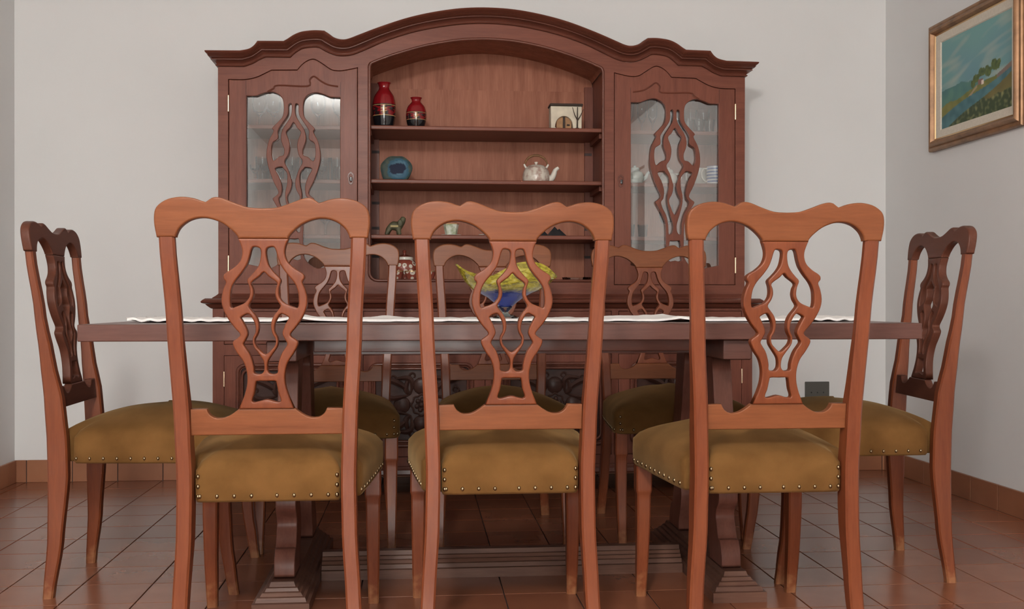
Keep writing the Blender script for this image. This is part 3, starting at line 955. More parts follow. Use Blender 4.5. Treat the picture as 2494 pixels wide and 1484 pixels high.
R = math.radians
CHAIRS = [(-.333, 2.354, 0.0, 'mahogany dining chair seen from behind, left end of the front row'),
          (.212, 2.398, 0.0, 'mahogany dining chair seen from behind, middle of the front row'),
          (.826, 2.358, 0.0, 'mahogany dining chair seen from behind, right end of the front row'),
          (-.300, 3.945, PI, 'mahogany dining chair on the far side of the table, left one'),
          (.284, 3.98, PI, 'mahogany dining chair across the table, behind the glass bowl'),
          (.899, 3.99, PI, 'mahogany dining chair on the far side of the table, right one'),
          (-1.014, 3.178, -R(89.0), 'mahogany dining chair at the left head of the table, side on'),
          (1.556, 3.115, R(85), 'mahogany dining chair at the right head of the table, below the painting')]
proto = build_chair()
for i, (x, y, rz, lb) in enumerate(CHAIRS):
    o = proto if i == 0 else copy_tree(proto)
    o.location = (x, y, 0); o.rotation_euler = (0, 0, rz)
    tag(o, lb, 'chair', 'dining chairs around the table')
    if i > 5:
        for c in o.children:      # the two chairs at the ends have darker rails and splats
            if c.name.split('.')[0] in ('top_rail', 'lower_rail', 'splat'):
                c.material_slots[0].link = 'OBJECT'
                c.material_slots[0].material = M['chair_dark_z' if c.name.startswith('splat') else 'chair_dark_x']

# ------------------------------------------------------------------ table runner and glass bowl
def cloth_mat():
    m, nt, b = new_mat('white_lace_linen'); L = nt.links
    tc = N(nt, 'ShaderNodeTexCoord'); n2 = N(nt, 'ShaderNodeTexNoise'); n2.inputs['Scale'].default_value = 160
    L.new(tc.outputs['Object'], n2.inputs['Vector'])
    b.inputs['Base Color'].default_value = (.90, .88, .85, 1); b.inputs['Roughness'].default_value = .9
    bp = N(nt, 'ShaderNodeBump'); bp.inputs['Strength'].default_value = .5; bp.inputs['Distance'].default_value = .002
    L.new(n2.outputs[0], bp.inputs['Height']); L.new(bp.outputs[0], b.inputs['Normal'])
    return m


M['cloth'] = cloth_mat()
BX, BY = .262, 3.16
nx, ny = 250, 24; V = []; F = []
rx0, rx1, ry0, ry1 = -.80, 1.32, 2.99, 3.33
for i in range(nx + 1):
    for j in range(ny + 1):
        x = rx0 + (rx1 - rx0) * i / nx; y = ry0 + (ry1 - ry0) * j / ny
        ed = min(j, ny - j); ei = min(i, nx - i)
        if ed == 0: y += (.006 * math.sin(x * 70)) * (1 if j == 0 else -1)
        if ei == 0: x += .012 * math.sin(y * 60)
        nz = noise.noise(Vector((x * 5, y * 7, 0))); w2 = noise.noise(Vector((x * 22, y * 20, 3)))
        lift = max(0, nz) ** 2 * .018 + max(0, w2) * .004
        lift += .009 * max(0, 1 - abs(x + .345) / .07) ** 2 + .008 * max(0, 1 - abs(x - .76) / .09) ** 2
        if ei < 34: lift += (.5 + .5 * math.sin(i * 1.15 + j * .9)) * .006 * (1 - ei / 34)
        dB = math.hypot(x - BX, y - BY)
        lift *= min(1, max(0, (dB - .06) / .08))
        V.append((x - BX, y - BY, lift + .0015))
for i in range(nx):
    for j in range(ny):
        a = i * (ny + 1) + j; F.append((a, a + ny + 1, a + ny + 2, a + 1))
nv = len(V)
V += [(x, y, z + .0065) for x, y, z in V]
F += [tuple(nv + q for q in reversed(f)) for f in F]
for i in range(nx):
    for j in (0, ny):
        a = i * (ny + 1) + j; b_ = a + ny + 1; F.append((a, b_, nv + b_, nv + a))
for j in range(ny):
    for i in (0, nx):
        a = i * (ny + 1) + j; F.append((a, a + 1, nv + a + 1, nv + a))
o = link('table_runner', mesh('table_runner', V, F, 60), M['cloth'], None, (BX, BY, .7555))
tag(o, 'white lace table runner along the middle of the dining table', 'table runner')

gb = empty('glass_bowl', (BX, BY, .7638)); tag(gb, 'yellow and blue art glass bowl with raised tips on the table', 'bowl')


def bowl_mat():
    m, nt, b = new_mat('yellow_blue_art_glass'); L = nt.links
    tc = N(nt, 'ShaderNodeTexCoord'); sx = N(nt, 'ShaderNodeSeparateXYZ'); L.new(tc.outputs['Object'], sx.inputs[0])
    mp = N(nt, 'ShaderNodeMapping'); mp.inputs['Scale'].default_value = (18, 18, 45); mp.inputs['Rotation'].default_value = (.3, .5, .2); L.new(tc.outputs['Object'], mp.inputs['Vector'])
    n1 = N(nt, 'ShaderNodeTexNoise'); n1.inputs['Scale'].default_value = 2.0; n1.inputs['Detail'].default_value = 5; n1.inputs['Distortion'].default_value = 1.2
    L.new(mp.outputs[0], n1.inputs['Vector'])
    y = ramp(nt, [(.35, (.20, .16, .008, 1)), (.55, (.50, .42, .03, 1)), (.75, (.66, .60, .22, 1))], n1.outputs[0])
    ad = N(nt, 'ShaderNodeMath', operation='MULTIPLY_ADD'); ad.inputs[1].default_value = .02; L.new(n1.outputs[0], ad.inputs[0]); L.new(sx.outputs['Z'], ad.inputs[2])
    mr = N(nt, 'ShaderNodeMapRange'); mr.inputs['From Min'].default_value = .086; mr.inputs['From Max'].default_value = .098; L.new(ad.outputs[0], mr.inputs['Value'])
    mx = N(nt, 'ShaderNodeMix', data_type='RGBA'); L.new(mr.outputs[0], mx.inputs['Factor']); mx.inputs['A'].default_value = (.012, .028, .22, 1); L.new(y.outputs[0], mx.inputs['B'])
    L.new(mx.outputs['Result'], b.inputs['Base Color'])
    b.inputs['Roughness'].default_value = .1; b.inputs['Transmission Weight'].default_value = .25; b.inputs['Coat Weight'].default_value = .6
    return m


M['bowl'] = bowl_mat()
na, nr = 72, 16
V = []; F = []


RIM = [(0, .158, .128), (30, .140, .166), (60, .112, .170), (90, .092, .146), (120, .098, .126), (150, .132, .142), (180, .152, .163), (205, .140, .140), (235, .112, .103), (265, .098, .098), (295, .100, .106), (330, .135, .114)]


def rim(a):
    d = math.degrees(a) % 360; n_ = len(RIM)
    for k in range(n_):
        a0 = RIM[k][0]; a1 = RIM[(k + 1) % n_][0] + (360 if k == n_ - 1 else 0)
        if a0 <= d <= a1:
            t = (d - a0) / (a1 - a0); p = [RIM[(k + q) % n_] for q in (-1, 0, 1, 2)]
            return [.5 * (2 * p[1][q] + (p[2][q] - p[0][q]) * t + (2 * p[0][q] - 5 * p[1][q] + 4 * p[2][q] - p[3][q]) * t * t + (3 * p[1][q] - p[0][q] - 3 * p[2][q] + p[3][q]) * t ** 3) for q in (1, 2)]


def bowl_pt(a, t, off=0.0):
    ca, sa = math.cos(a), math.sin(a)
    rr_, rz_ = rim(a)
    rr = .02 + (rr_ - .02) * t
    zt = interp([(0, .034), (.12, .049), (.3, .066), (.5, .078), (.75, .092), (1, .115)], t)
    st_ = min(1, max(0, (t - .45) / .55))
    zz = zt + (rz_ - .115) * st_ * st_
    return ((rr - off) * ca, (rr - off) * sa, zz + off * .6)


for off in (0, .005):
    for j in range(nr + 1):
        for i in range(na): V.append(bowl_pt(2 * PI * i / na, j / nr, off))
st = (nr + 1) * na
for j in range(nr):
    for i in range(na):
        a, b_ = j * na + i, j * na + (i + 1) % na
        F.append((a, b_, b_ + na, a + na)); F.append((st + a, st + a + na, st + b_ + na, st + b_))
for i in range(na):
    a, b_ = nr * na + i, nr * na + (i + 1) % na
    F.append((a, b_, st + b_, st + a))
F.append(tuple(range(na))); F.append(tuple(range(st, st + na)))
link('bowl_body', mesh('bowl_body', V, F, 60), M['bowl'], gb)
M['clear'] = thin_glass('clear_foot_glass', (.93, .96, .94, 1), 1.45, .03, 1.6)
link('bowl_foot', lathe_me('bowl_foot', [(0, 0), (.038, 0), (.040, .003), (.034, .007), (.014, .013), (.010, .019), (.016, .026), (.022, .033), (.018, .036), (0, .036)], 32), M['clear'], gb)

# ------------------------------------------------------------------ painting on the right wall
PXW = XR - .002
pt = empty('painting', (PXW, 4.075, 1.748)); tag(pt, 'framed landscape painting of a river and hillside house on right wall', 'painting')
M['frame'] = plain('bronze_gilt_frame', (.26, .135, .065, 1), .4, .45, nscale=20, namt=.3)
M['gilt'] = plain('gilt_edge', (.62, .42, .22, 1), .28, .9)
M['mat'] = plain('beige_linen_mat', (.66, .60, .50, 1), .9, nscale=120, namt=.06)
hw, hh = .358, .275


def frame_ring(name, prof, hw, hh, mat):
    V = []; F = []; n = len(prof)
    for (sy, sz) in ((-1, -1), (1, -1), (1, 1), (-1, 1)):
        for inn, out in prof: V.append((-out, sy * (hw - inn), sz * (hh - inn)))
    for i in range(4):
        for k in range(n - 1):
            j = (i + 1) % 4; F.append((i * n + k, j * n + k, j * n + k + 1, i * n + k + 1))
    return link(name, mesh(name, V, F, 30), mat, pt)


frame_ring('frame', [(0, 0), (0, .018), (.004, .024), (.012, .026), (.018, .023), (.022, .030), (.030, .036), (.038, .034), (.044, .024), (.047, .016), (.047, .006)], hw, hh, M['frame'])
frame_ring('gilt_lip', [(.0465, .004), (.0465, .018), (.050, .019), (.053, .015), (.053, .004)], hw, hh, M['gilt'])
frame_ring('linen_mat', [(.0525, .004), (.0525, .015), (.084, .011), (.088, .007), (.088, .004)], hw, hh, M['mat'])
nu, nvv = 150, 110; V = []; F = []
cw, chh = hw - .086, hh - .086
for i in range(nu + 1):
    for j in range(nvv + 1): V.append((-.0065, cw - 2 * cw * i / nu, -chh + 2 * chh * j / nvv))
for i in range(nu):
    for j in range(nvv):
        a = i * (nvv + 1) + j; F.append((a, a + 1, a + nvv + 2, a + nvv + 1))
me = bpy.data.meshes.new('canvas'); me.from_pydata(V, [], F); me.update()


def mixc(a, b_, t):
    t = min(1, max(0, t)); return tuple(x + (y - x) * t for x, y in zip(a, b_))


def landscape(co):
    u = (cw - co.y) / (2 * cw); v = (co.z + chh) / (2 * chh)
    n = lambda s, k=0: noise.noise(Vector((u * s, v * s * .8, k)))
    sky = mixc(lin((92, 128, 140)), lin((100, 142, 140)), v + n(3) * .5)
    cl = max(0, .6 * noise.noise(Vector((u * 3, v * 5, 5))) + .8 * noise.noise(Vector((u * 4, v * 16 - u * 4, 2))))
    c = mixc(sky, lin((150, 160, 148)), cl * 1.1)
    hill = .40 + .05 * math.sin(u * 5 + .5) + .03 * n(8, 1) + .02 * u
    if v < hill: c = mixc(lin((60, 104, 104)), lin((78, 120, 108)), n(10, 3) + .5)
    mid = .24 + .20 * u + .03 * n(5, 4) if u < .68 else .376 + .05 * n(5, 4) + .05 * (u - .68)
    if v < mid: c = mixc(lin((96, 100, 42)), lin((120, 116, 62)), n(12, 6) + .5)
    # trees and house
    for (tu, tv, tr) in ((.52, .43, .05), (.60, .47, .055), (.68, .46, .06), (.77, .49, .06), (.81, .49, .05), (.47, .38, .04)):
        if math.hypot((u - tu) * 1.2, v - tv) < tr * (1 + .5 * n(22, 8)): c = mixc(lin((52, 72, 34)), lin((84, 98, 46)), n(30, 9) + .5)
    if abs(u - .575) < .035 and abs(v - .375) < .028: c = lin((118, 84, 78))
    if abs(u - .605) < .016 and abs(v - .365) < .022: c = lin((205, 190, 175))
    # path
    pv = .36 - (.55 - u) * .75
    if .33 < u < .53 and abs(v - pv) < .016: c = lin((150, 128, 96))
    # river, from lower left up to the right
    rc_ = .02 + .36 * u + .02 * math.sin(u * 6)
    if u < .98 and abs(v - rc_ - .02) < .085 * (1.05 - .75 * u): c = mixc(lin((50, 92, 100)), lin((74, 116, 122)), n(14, 11) + .4)
    elif v < rc_:
        c = mixc(lin((112, 104, 56)), lin((92, 84, 44)), n(7, 12) + .5)
        if v < .16 + .08 * n(6, 13) + .1 * max(0, u - .6): c = mixc(lin((46, 62, 34)), lin((128, 128, 84)), max(0, n(26, 14)) * 1.3)
    elif u > .8 and v < rc_ + .10: c = mixc(lin((104, 88, 84)), lin((120, 104, 88)), n(9, 15) + .5)
    return tuple(min(1, q * 1.3) for q in c[:3]) + (1,)


paint(me, landscape)
M['canvas'] = attr_mat('painted_canvas', .55)
link('canvas', me, M['canvas'], pt)
box('backing_board', -.0055, .0, -.345, .345, -.262, .262, M['frame'], pt)

# ------------------------------------------------------------------ wall socket
ws = empty('wall_socket', (2.262 - .345, YB, .39)); tag(ws, 'dark grey socket plate low on the back wall beside the right chair', 'socket')
M['socket'] = plain('dark_grey_plastic', (.085, .08, .07, 1), .45)
link('plate', box_me('plate', -.06, .06, -.010, 0, -.04, .04, .003, 2), M['socket'], ws)
for sx in (-.030, 0, .030):
    me = lathe_me('socket_hole', [(0, 0), (.003, 0), (.003, .0015), (0, .0015)], 10)
    me.transform(Matrix.Translation((sx, -.0099, -.012)) @ Matrix.Rotation(PI / 2, 4, 'X')); link('socket_hole', me, M['black'], ws)

# ------------------------------------------------------------------ ornaments in the open niche
S1, S2, S3 = SHELF[0] + .0002, SHELF[1] + .0002, SHELF[2] + .0002
NBF = NB - .0038
M['vase'] = None


def vase(prof, loc, h, label):
    o = lathe_me('vase', [(r, z * h) for r, z in catmull(prof, False, 5)], 40)

    def col(co):
        z = co.z / h; a = math.atan2(co.y, co.x) + PI / 2
        red, blk, gold = (.21, .007, .010, 1), (.008, .008, .010, 1), (.50, .33, .13, 1)
        if z < .245: return blk
        if z < .258: return gold
        if z < .475:
            # landscape band: dark ground with red and sprays of gold
            n = noise.noise(Vector((a * 2.2, z * 18, 1)))
            c = red if n > -.02 else (.02, .010, .011, 1)
            d = math.hypot(a * .8, (z - .37) * 2.2)
            if d < .2 and abs(math.sin(math.atan2(z - .37, a * .5) * 5)) > .82: c = gold
            return c
        if z < .488: return gold
        if z < .505: return blk
        return red
    # more rows for crisp bands
    bm = bmesh.new(); bm.from_mesh(o)
    for zc in (.245, .258, .475, .488, .505, .28, .31, .34, .37, .40, .43, .455, .296, .325, .355, .385, .415):
        bmesh.ops.bisect_plane(bm, geom=bm.verts[:] + bm.edges[:] + bm.faces[:], plane_co=(0, 0, zc * h + 1e-5), plane_no=(0, 0, 1))
        bmesh.ops.bisect_plane(bm, geom=bm.verts[:] + bm.edges[:] + bm.faces[:], plane_co=(0, 0, zc * h - h * .004), plane_no=(0, 0, 1)) if zc in (.245, .258, .475, .488, .505) else None
    bm.to_mesh(o); bm.free(); autosmooth(o, 50)
    paint(o, col)
    if M['vase'] is None: M['vase'] = attr_mat('red_black_lacquer', .12, .3, .5)
    ob = link('vase', o, M['vase'], None, loc); tag(ob, label, 'vase', 'lacquered vases')
    return ob


VP = [(0, .0), (.030, .0), (.040, .006), (.044, .08), (.050, .25), (.0515, .42), (.050, .55), (.043, .70), (.031, .80), (.0245, .85), (.0225, .90), (.026, .965), (.030, .995), (.0275, 1.0), (.022, .96), (.018, .90), (0, .89)]
vase(VP, (-.149, 4.63, S1), .197, 'tall red and black lacquered vase on the top open shelf')
vase([(r * .87, z) for r, z in VP], (-.009, 4.62, S1), .132, 'short red and black lacquered vase beside the taller one')

# little adobe house with a tree
hs = empty('miniature_house', (.654, 4.64, S1)); tag(hs, 'miniature white adobe house with arched wooden door and bare tree', 'ornament')
M['adobe'] = plain('cream_adobe', (.62, .55, .43, 1), .85, nscale=25, namt=.15)
M['bark'] = plain('dark_bark', (.045, .028, .020, 1), .8)
M['toywood'] = plain('honey_wood', (.34, .17, .065, 1), .6, nscale=40, namt=.3)
archo = [(-.0685, 0), (-.038, 0)] + [(-.012 - .026 * 0 - .0 + .04 * math.cos(a) + .002, .012 + .048 * math.sin(a)) for a in [PI - k * PI / 12 for k in range(13)]] + [(.030, 0), (.0685, 0), (.069, .104), (-.070, .104)]
link('walls', shape_me('walls', [archo], -.035, .035, .003), M['adobe'], hs)
link('door', box_me('door', -.042, .024, -.020, -.012, .0005, .058), M['toywood'], hs)
box('door_post', -.014, -.004, -.026, -.0201, .0005, .059, M['bark'], hs)
box('door_latch', .004, .016, -.026, -.0201, .019, .026, M['bark'], hs)
link('roof', box_me('roof', -.074, .074, -.042, .042, .1045, .1155, .004, 2), M['bark'], hs)
tr_ = [tube_me('t', [(.048, -.038, 0), (.048, -.040, .045), (.049, -.040, .10)], [.004, .003, .002], 6), tube_me('t', [(.048, -.040, .043), (.036, -.042, .065), (.026, -.043, .098)], [.0028, .002, .0012], 6), tube_me('t', [(.048, -.040, .04), (.060, -.043, .058), (.075, -.046, .09)], [.0028, .002, .0012], 6), ball((.048, -.039, .004), .010, .8, 5, 1.1, .5)]
link('tree', join_me('tree', tr_), M['bark'], hs)

# agate slice
ag = []
prof = []
for k in range(48):
    a = 2 * PI * k / 48
    r = 1 + .05 * math.sin(2 * a + 1) + .035 * math.sin(3 * a + .5) + .02 * math.sin(7 * a)
    prof.append((.066 * r * math.cos(a), max(-.046, .066 * r * math.sin(a))))
zmin = min(z for x, z in prof)
V = []; F = []; nrg = 14
for side in (0, 1):
    for j in range(nrg + 1):
        q = j / nrg
        for x, z in prof:
            yy = -.014 if side == 0 else .014
            V.append((x * q, yy * (1 - .35 * max(0, q - .85) / .15), z * q - zmin))
n = 48; st = (nrg + 1) * n
for side in (0, 1):
    for j in range(nrg):
        for i in range(n):
            a, b_ = side * st + j * n + i, side * st + j * n + (i + 1) % n
            F.append((a, b_, b_ + n, a + n))
for i in range(n): F.append((nrg * n + i, nrg * n + (i + 1) % n, st + nrg * n + (i + 1) % n, st + nrg * n + i))
me = mesh('agate_slice', V, F, 40)


def agate(co):
    x, z = co.x - .010, co.z + zmin
    r = math.hypot(x / .056, z / .058) + .10 * noise.noise(Vector((co.x * 30, co.z * 30, 1)))
    hole = math.hypot((x + .004) / .060, (z - .004) / .040) + .25 * noise.noise(Vector((co.x * 45, co.z * 45, 4)))
    if hole < .62: return (.012, .016, .038, 1)
    if r > .86: return mixc((.030, .055, .060, 1), (.075, .085, .062, 1), noise.noise(Vector((co.x * 60, co.z * 60, 2))) + .5)
    return mixc((.035, .085, .135, 1), (.075, .15, .205, 1), noise.noise(Vector((r * 6, co.x * 20, co.z * 20))) + .5) if r < .70 else (.03, .09, .13, 1)


paint(me, agate)
o = link('agate_slice', me, attr_mat('polished_blue_agate', .5, .0, .12), None, (-.097, 4.62, S2)); o.rotation_euler = (R(-6), 0, 0)
o.location.z = S2 + .0016
tag(o, 'polished blue agate slice standing on the middle open shelf', 'agate slice')

# teapot with cane handle
tp = empty('teapot', (.523, 4.64, S2)); tag(tp, 'speckled white teapot with arched cane handle on the middle open shelf', 'teapot')


def speckle(name, base, spot, scale, rough=.3):
    m, nt, b = new_mat(name); L = nt.links
    tc = N(nt, 'ShaderNodeTexCoord'); v = N(nt, 'ShaderNodeTexNoise'); v.inputs['Scale'].default_value = scale; v.inputs['Detail'].default_value = 3
    L.new(tc.outputs['Object'], v.inputs['Vector'])
    r = ramp(nt, [(.42, base), (.62, spot)], v.outputs[0]); L.new(r.outputs[0], b.inputs['Base Color'])
    b.inputs['Roughness'].default_value = rough; b.inputs['Coat Weight'].default_value = .3
    return m


M['speck'] = speckle('speckled_glaze', (.62, .56, .48, 1), (.40, .27, .22, 1), 55)
M['porc'] = plain('white_porcelain', (.70, .66, .58, 1), .25, coat=.4)
M['cane'] = plain('woven_cane', (.19, .09, .035, 1), .7, nscale=90, namt=.4)
link('body', lathe_me('body', catmull([(0, 0), (.050, 0), (.058, .004), (.0605, .018), (.060, .032), (.056, .050), (.047, .065), (.036, .073), (.034, .075), (.020, .079), (0, .0805)], False, 4), 36), M['speck'], tp)
link('lid_knob', lathe_me('lid_knob', [(0, .080), (.004, .080), (.005, .084), (.0085, .088), (.0075, .092), (0, .093)], 16), M['porc'], tp)
link('spout', tube_me('spout', catmull([(.052, 0, .012), (.070, 0, .022), (.080, 0, .040), (.086, 0, .056), (.100, 0, .068)], False, 4), [.017 - .0006 * i for i in range(17)], 12), M['porc'], tp)
for s in (-1, 1):
    link('handle_lug', tube_me('handle_lug', [(s * .042, 0, .062), (s * .050, 0, .073), (s * .054, 0, .082)], [.0055, .005, .0045], 8), M['porc'], tp)
link('cane_handle', tube_me('cane_handle', [(.050 * math.cos(a), 0, .078 + .044 * math.sin(a)) for a in [PI * k / 18 for k in range(19)]], [.003 + .0025 * math.sin(PI * k / 18) for k in range(19)], 8, ref=(0, 1, 0)), M['cane'], tp)

# bronze animal figurine with raised trunk
an = empty('elephant_figurine', (-.097, 4.63, S3)); tag(an, 'small bronze-green animal figurine with raised head on the lower open shelf', 'figurine')
M['bronze'] = plain('green_bronze', (.085, .078, .040, 1), .6, .1, nscale=30, namt=.35)
bm = bmesh.new()
sk = [((-.034, 0, .040), .020), ((-.018, 0, .047), .022), ((.004, 0, .045), .021), ((.018, 0, .050), .018), ((.026, 0, .064), .016), ((.031, 0, .078), .013), ((.034, 0, .086), .009)]
legs = [((-.034, -.010, .028), .012), ((-.040, -.012, .012), .009), ((-.045, -.012, .004), .009)], [((-.034, .010, .028), .012), ((-.037, .012, .012), .009), ((-.038, .012, .004), .009)], [((.010, -.010, .03), .012), ((.014, -.012, .013), .009), ((.018, -.012, .004), .009)], [((.010, .010, .03), .012), ((.010, .012, .013), .009), ((.010, .012, .004), .009)]
me = bpy.data.meshes.new('body'); vv = [p for p, r in sk]; rr = [r for p, r in sk]; ee = [(i, i + 1) for i in range(len(sk) - 1)]
for q, root in zip(legs, (0, 0, 2, 2)):
    b0 = len(vv); vv += [p for p, r in q]; rr += [r for p, r in q]; ee += [(root, b0), (b0, b0 + 1), (b0 + 1, b0 + 2)]
bm.free()
me.from_pydata(vv, ee, [])
ot = bpy.data.objects.new('tmp', me); COL.objects.link(ot)
sm_ = ot.modifiers.new('s', 'SKIN'); su = ot.modifiers.new('u', 'SUBSURF'); su.levels = 2; su.render_levels = 2
for v, r in zip(me.skin_vertices[0].data, rr): v.radius = (r, r)
me.skin_vertices[0].data[2].use_root = True
dg = bpy.context.evaluated_depsgraph_get(); m2 = bpy.data.meshes.new_from_object(ot.evaluated_get(dg)); bpy.data.objects.remove(ot)
zm = min(v.co.z for v in m2.vertices)
for v in m2.vertices: v.co.z -= zm
for f in m2.polygons: f.use_smooth = True
m2.materials.clear()
link('body', m2, M['bronze'], an)
link('ear', ball((.018, -.019, .056 - zm), .015, .25, 6, .8, 1.1), M['bronze'], an)
box('side_plate', -.024, .010, -.0268, -.019, .038 - zm, .047 - zm, plain('yellow_brass_plate', (.36, .28, .11, 1), .6, .0), an)

# small octagonal cup on a saucer, plus a dish
M['celadon'] = speckle('pale_floral_glaze', (.66, .69, .60, 1), (.36, .42, .26, 1), 38)
cp = empty('cup', (.144, 4.62, S3)); tag(cp, 'small pale green eight-sided cup with gilt rim on lower open shelf', 'cup')
link('body', lathe_me('body', [(0, .003), (.024, .003), (.026, .006), (.034, .050), (.032, .050), (.024, .010), (0, .009)], 8, 20), M['celadon'], cp)
link('rim', lathe_me('rim', [(.0325, .0495), (.0352, .0495), (.0352, .0535), (.0325, .0535), (.0325, .0495)], 8, 20), M['gilt'], cp)
link('saucer', lathe_me('saucer', [(0, 0), (.03, 0), (.045, .0025), (.045, .004), (.028, .002), (0, .002)], 24), M['porc'], cp)
o = link('dish', lathe_me('dish', [(0, 0), (.020, 0), (.028, .004), (.027, .006), (.018, .003), (0, .003)], 20), M['porc'], None, (.292, 4.615, S3)); tag(o, 'tiny white dish between the cup and the pyramids', 'dish')

# three dark pyramids
M['slate'] = plain('dark_slate', (.022, .022, .024, 1), .5, nscale=30, namt=.2)
for (x, y, hb, h, lb) in ((.562, 4.66, .022, .026, 'smallest of three dark stone pyramids, left one'), (.603, 4.62, .036, .044, 'tallest of three dark stone pyramids, middle one'), (.634, 4.70, .036, .040, 'dark stone pyramid half hidden behind the tallest pyramid')):
    V = [(-hb, -hb, 0), (hb, -hb, 0), (hb, hb, 0), (-hb, hb, 0), (0, 0, h)]
    o = link('pyramid', mesh('pyramid', V, [(0, 1, 2, 3), (0, 1, 4), (1, 2, 4), (2, 3, 4), (3, 0, 4)], 20), M['slate'], None, (x, y, S3)); tag(o, lb, 'pyramid', 'dark stone pyramids')

# painted tea set on a tray (bottom of the niche)
def medallion_mat():
    m, nt, b = new_mat('rust_red_glaze_with_white_medallions'); L = nt.links
    tc = N(nt, 'ShaderNodeTexCoord'); v = N(nt, 'ShaderNodeTexVoronoi'); v.inputs['Scale'].default_value = 32; v.inputs['Randomness'].default_value = .3
    L.new(tc.outputs['Object'], v.inputs['Vector'])
    r = ramp(nt, [(.0, (.20, .05, .03, 1)), (.16, (.22, .06, .035, 1)), (.20, (.62, .56, .47, 1)), (.34, (.62, .56, .47, 1)), (.38, (.24, .055, .035, 1))], v.outputs['Distance'])
    r.color_ramp.interpolation = 'CONSTANT'; L.new(r.outputs[0], b.inputs['Base Color'])
    b.inputs['Roughness'].default_value = .25; b.inputs['Coat Weight'].default_value = .4
    return m


M['medal'] = medallion_mat()
M['ruby'] = plain('rust_red_glaze', (.20, .045, .028, 1), .25, coat=.4)
o = link('tray', box_me('tray', -.105, .105, -.07, .07, 0, .012, .004, 2), M['porc'], None, (-.02, 4.64, NBF)); tag(o, 'white oblong tray under the rust-red tea set', 'tray')
TZ = NBF + .0122
jar = empty('lidded_jar', (-.061, 4.668, TZ)); tag(jar, 'rust-red lidded tea jar with white medallions and red knob', 'jar')
link('body', lathe_me('body', catmull([(0, 0), (.040, 0), (.052, .02), (.058, .045), (.056, .065), (.046, .084), (.036, .090), (0, .091)], False, 3), 32), M['medal'], jar)
link('lid_band', lathe_me('lid_band', [(.036, .090), (.039, .091), (.039, .101), (.036, .103), (.036, .090)], 32), M['porc'], jar)
link('lid', lathe_me('lid', [(.0365, .102), (.030, .106), (.014, .112), (.007, .114), (.0065, .121), (.009, .127), (.007, .133), (0, .135)], 24), M['ruby'], jar)
for (x, y, lb) in ((-.095, 4.60, 'left rust-red medallion cup before the lidded jar'), (-.028, 4.597, 'rust-red medallion cup with gilt rim right before the lidded jar'), (.045, 4.60, 'rust-red medallion cup at the right end of the tray')):
    c = empty('tea_cup', (x, y, TZ)); tag(c, lb, 'cup', 'medallion tea cups')
    link('body', lathe_me('body', [(0, 0), (.018, 0), (.024, .008), (.029, .024), (.031, .036), (.029, .036), (.022, .010), (0, .006)], 24), M['medal'], c)
    link('rim', lathe_me('rim', [(.0288, .0355), (.0315, .0355), (.0318, .040), (.029, .040), (.0288, .0355)], 24), M['gilt'], c)
# crystal dish on the right
M['crystal'] = thin_glass('cut_crystal', (.95, .97, .97, 1), 1.5, .08, 2.0)
V = []; F = []
o = link('crystal_dish', lathe_me('crystal_dish', [(0, 0), (.045, 0), (.062, .010), (.066, .026), (.062, .026), (.056, .012), (.042, .006), (0, .006)], 10, 15), M['crystal'], None, (.706, 4.64, NBF)); tag(o, 'low cut crystal dish on the bottom open shelf at the right', 'dish')

# ------------------------------------------------------------------ glassware behind the doors
GOB = [(0, 0), (.030, 0), (.031, .002), (.010, .005), (.004, .010), (.0035, .050), (.008, .058), (.026, .075), (.034, .100), (.034, .125), (.029, .150), (.028, .150), (.0325, .125), (.0325, .100), (.0245, .077), (0, .062)]
FLU = [(0, 0), (.026, 0), (.027, .002), (.008, .005), (.0035, .010), (.0035, .050), (.010, .060), (.021, .085), (.024, .125), (.022, .170), (.021, .170), (.0225, .125), (.0195, .087), (0, .064)]
TUM = [(0, 0), (.026, 0), (.027, .003), (.033, .115), (.0318, .115), (.0255, .008), (0, .006)]
SHO = [(0, 0), (.020, 0), (.021, .002), (.006, .005), (.003, .010), (.003, .030), (.008, .034), (.018, .048), (.021, .066), (.020, .066), (.017, .050), (0, .037)]
SMA = [(0, 0), (.018, 0), (.019, .003), (.024, .060), (.023, .060), (.0175, .007), (0, .006)]
KM = {}
for nme, pr in (('goblet', GOB), ('champagne_flute', FLU), ('tumbler', TUM), ('liqueur_glass', SHO), ('shot_glass', SMA)):
    me = lathe_me(nme, pr, 20, 40); me.materials.append(M['glassware']); KM[nme] = me
ORD = ['leftmost', 'second from left', 'third from left', 'fourth from left', 'fifth from left', 'sixth from left', 'seventh from left', 'eighth from left', 'ninth from left']


def row(kind, xs, y, z, where, grp):
    for i, x in enumerate(xs):
        o = link(kind, KM[kind], None, None, (HX + x, y, z))
        nmz = kind.replace('_', ' ')
        rk = ORD[i] if len(xs) > 1 else 'single'
        tag(o, '%s clear %s %s' % (rk, nmz, where), 'glass', grp)


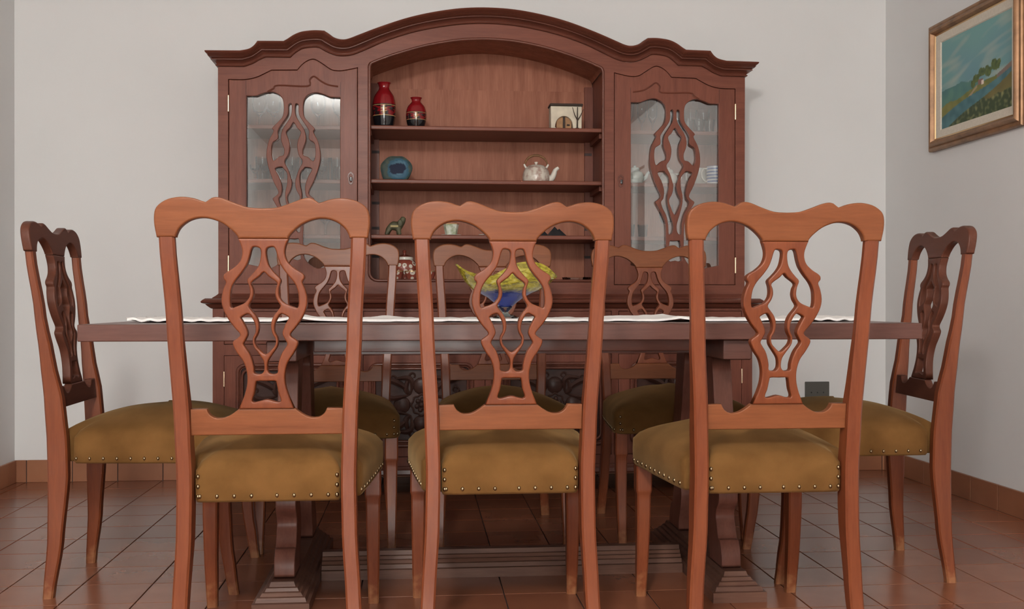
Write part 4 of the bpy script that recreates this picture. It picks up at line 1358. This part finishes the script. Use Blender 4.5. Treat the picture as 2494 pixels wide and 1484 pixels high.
LB = 'left glazed door'; RBL = 'right glazed door'
row('goblet', [-.995, -.935, -.74, -.645], 4.70, S1, 'on top shelf behind ' + LB, 'goblets top left shelf')
row('tumbler', [-.990, -.925, -.86, -.79, -.725, -.66], 4.76, S2, 'in rear row, second shelf, behind ' + LB, 'tumblers second left shelf')
row('liqueur_glass', [-1.01, -.965, -.90, -.865, -.72], 4.66, S2, 'in front row, second shelf, ' + LB, 'liqueur glasses second left shelf')
row('shot_glass', [-.64], 4.64, S2, 'at right end, second shelf, behind ' + LB, None)
row('tumbler', [-1.00, -.945, -.885], 4.72, S3, 'on third shelf behind ' + LB, 'tumblers third left shelf')
row('goblet', [-.71, -.645], 4.72, S3, 'on third shelf behind ' + LB, 'goblets third left shelf')
row('champagne_flute', [.66, .72, .77], 4.72, S1, 'on top shelf behind ' + RBL, 'flutes top right shelf')
row('tumbler', [.885, .945, 1.005], 4.72, S1, 'in rear row, top shelf, behind ' + RBL, 'tumblers top right shelf')
row('shot_glass', [.865, .915, .965, 1.015], 4.645, S1, 'in front row, top shelf, behind ' + RBL, 'shot glasses top right shelf')
row('goblet', [.83], 4.70, S3, 'showing through the splat of the right glazed door', None)
row('shot_glass', [.66, .72, .96, 1.01], 4.70, S3, 'on third shelf behind ' + RBL, 'shot glasses third right shelf')

M['mint'] = plain('mint_white_porcelain', (.58, .63, .58, 1), .25, coat=.4)


def small_teapot(x, y, z, mat, label, flip=1, sc=1.0):
    t = empty('teapot', (HX + x, y, z)); tag(t, label, 'teapot'); t.scale = (flip * sc, sc, sc)
    link('body', lathe_me('body', catmull([(0, 0), (.030, 0), (.042, .018), (.044, .034), (.036, .054), (.024, .062), (.022, .074), (.018, .078), (0, .079)], False, 3), 28), mat, t)
    link('spout', tube_me('spout', [(.036, 0, .022), (.054, 0, .034), (.062, 0, .052), (.070, 0, .058)], [.011, .009, .007, .006], 10), mat, t)
    link('handle', tube_me('handle', [(-.032, 0, .056), (-.056, 0, .056), (-.066, 0, .040), (-.058, 0, .022), (-.038, 0, .016)], .0045, 8), mat, t)
    link('lid_knob', ball((0, 0, .083), .007, 1, 5), mat, t)


small_teapot(.675, 4.66, S2, M['mint'], 'pale mint porcelain teapot at the left of second shelf behind right glazed door', 1, .95)
small_teapot(.835, 4.68, S2, M['porc'], 'white porcelain teapot half hidden by the splat of right glazed door', -1, .9)


def mug(x, y, z, mat, label):
    t = empty('mug', (HX + x, y, z)); tag(t, label, 'mug', 'mugs second right shelf')
    link('body', lathe_me('body', [(0, 0), (.034, 0), (.036, .003), (.037, .080), (.0345, .080), (.033, .006), (0, .005)], 28), mat, t)
    link('handle', tube_me('handle', [(-.034, 0, .070), (-.052, -.006, .070), (-.064, -.01, .050), (-.062, -.01, .028), (-.046, -.006, .012), (-.034, 0, .012)], .0045, 8), M['porc'], t)


m, nt, b = new_mat('blue_white_stripes')
tc = N(nt, 'ShaderNodeTexCoord'); sx = N(nt, 'ShaderNodeSeparateXYZ'); nt.links.new(tc.outputs['Object'], sx.inputs[0])
ml = N(nt, 'ShaderNodeMath', operation='MULTIPLY'); ml.inputs[1].default_value = 70; nt.links.new(sx.outputs['Z'], ml.inputs[0])
fr_ = N(nt, 'ShaderNodeMath', operation='FRACT'); nt.links.new(ml.outputs[0], fr_.inputs[0])
r_ = ramp(nt, [(0, (.60, .62, .66, 1)), (.5, (.11, .17, .36, 1))], fr_.outputs[0]); r_.color_ramp.interpolation = 'CONSTANT'
nt.links.new(r_.outputs[0], b.inputs['Base Color']); b.inputs['Roughness'].default_value = .25
M['stripe'] = m
mug(1.035, 4.63, S2, M['stripe'], 'blue and white striped mug at the right end behind right glazed door')
mug(.985, 4.71, S2, M['porc'], 'plain white mug behind the striped mug in the right cabinet')
M['straw'] = plain('straw', (.45, .36, .20, 1), .9, nscale=60, namt=.4)
o = empty('straw_bell', (HX + 1.0, 4.70, NBF)); tag(o, 'small straw ornament at the bottom behind the right glazed door', 'ornament')
link('skirt', lathe_me('skirt', [(0, 0), (.034, 0), (.028, .02), (.018, .045), (.010, .058), (0, .060)], 14), M['straw'], o)
link('head', ball((0, 0, .068), .012, 1, 6), M['straw'], o)
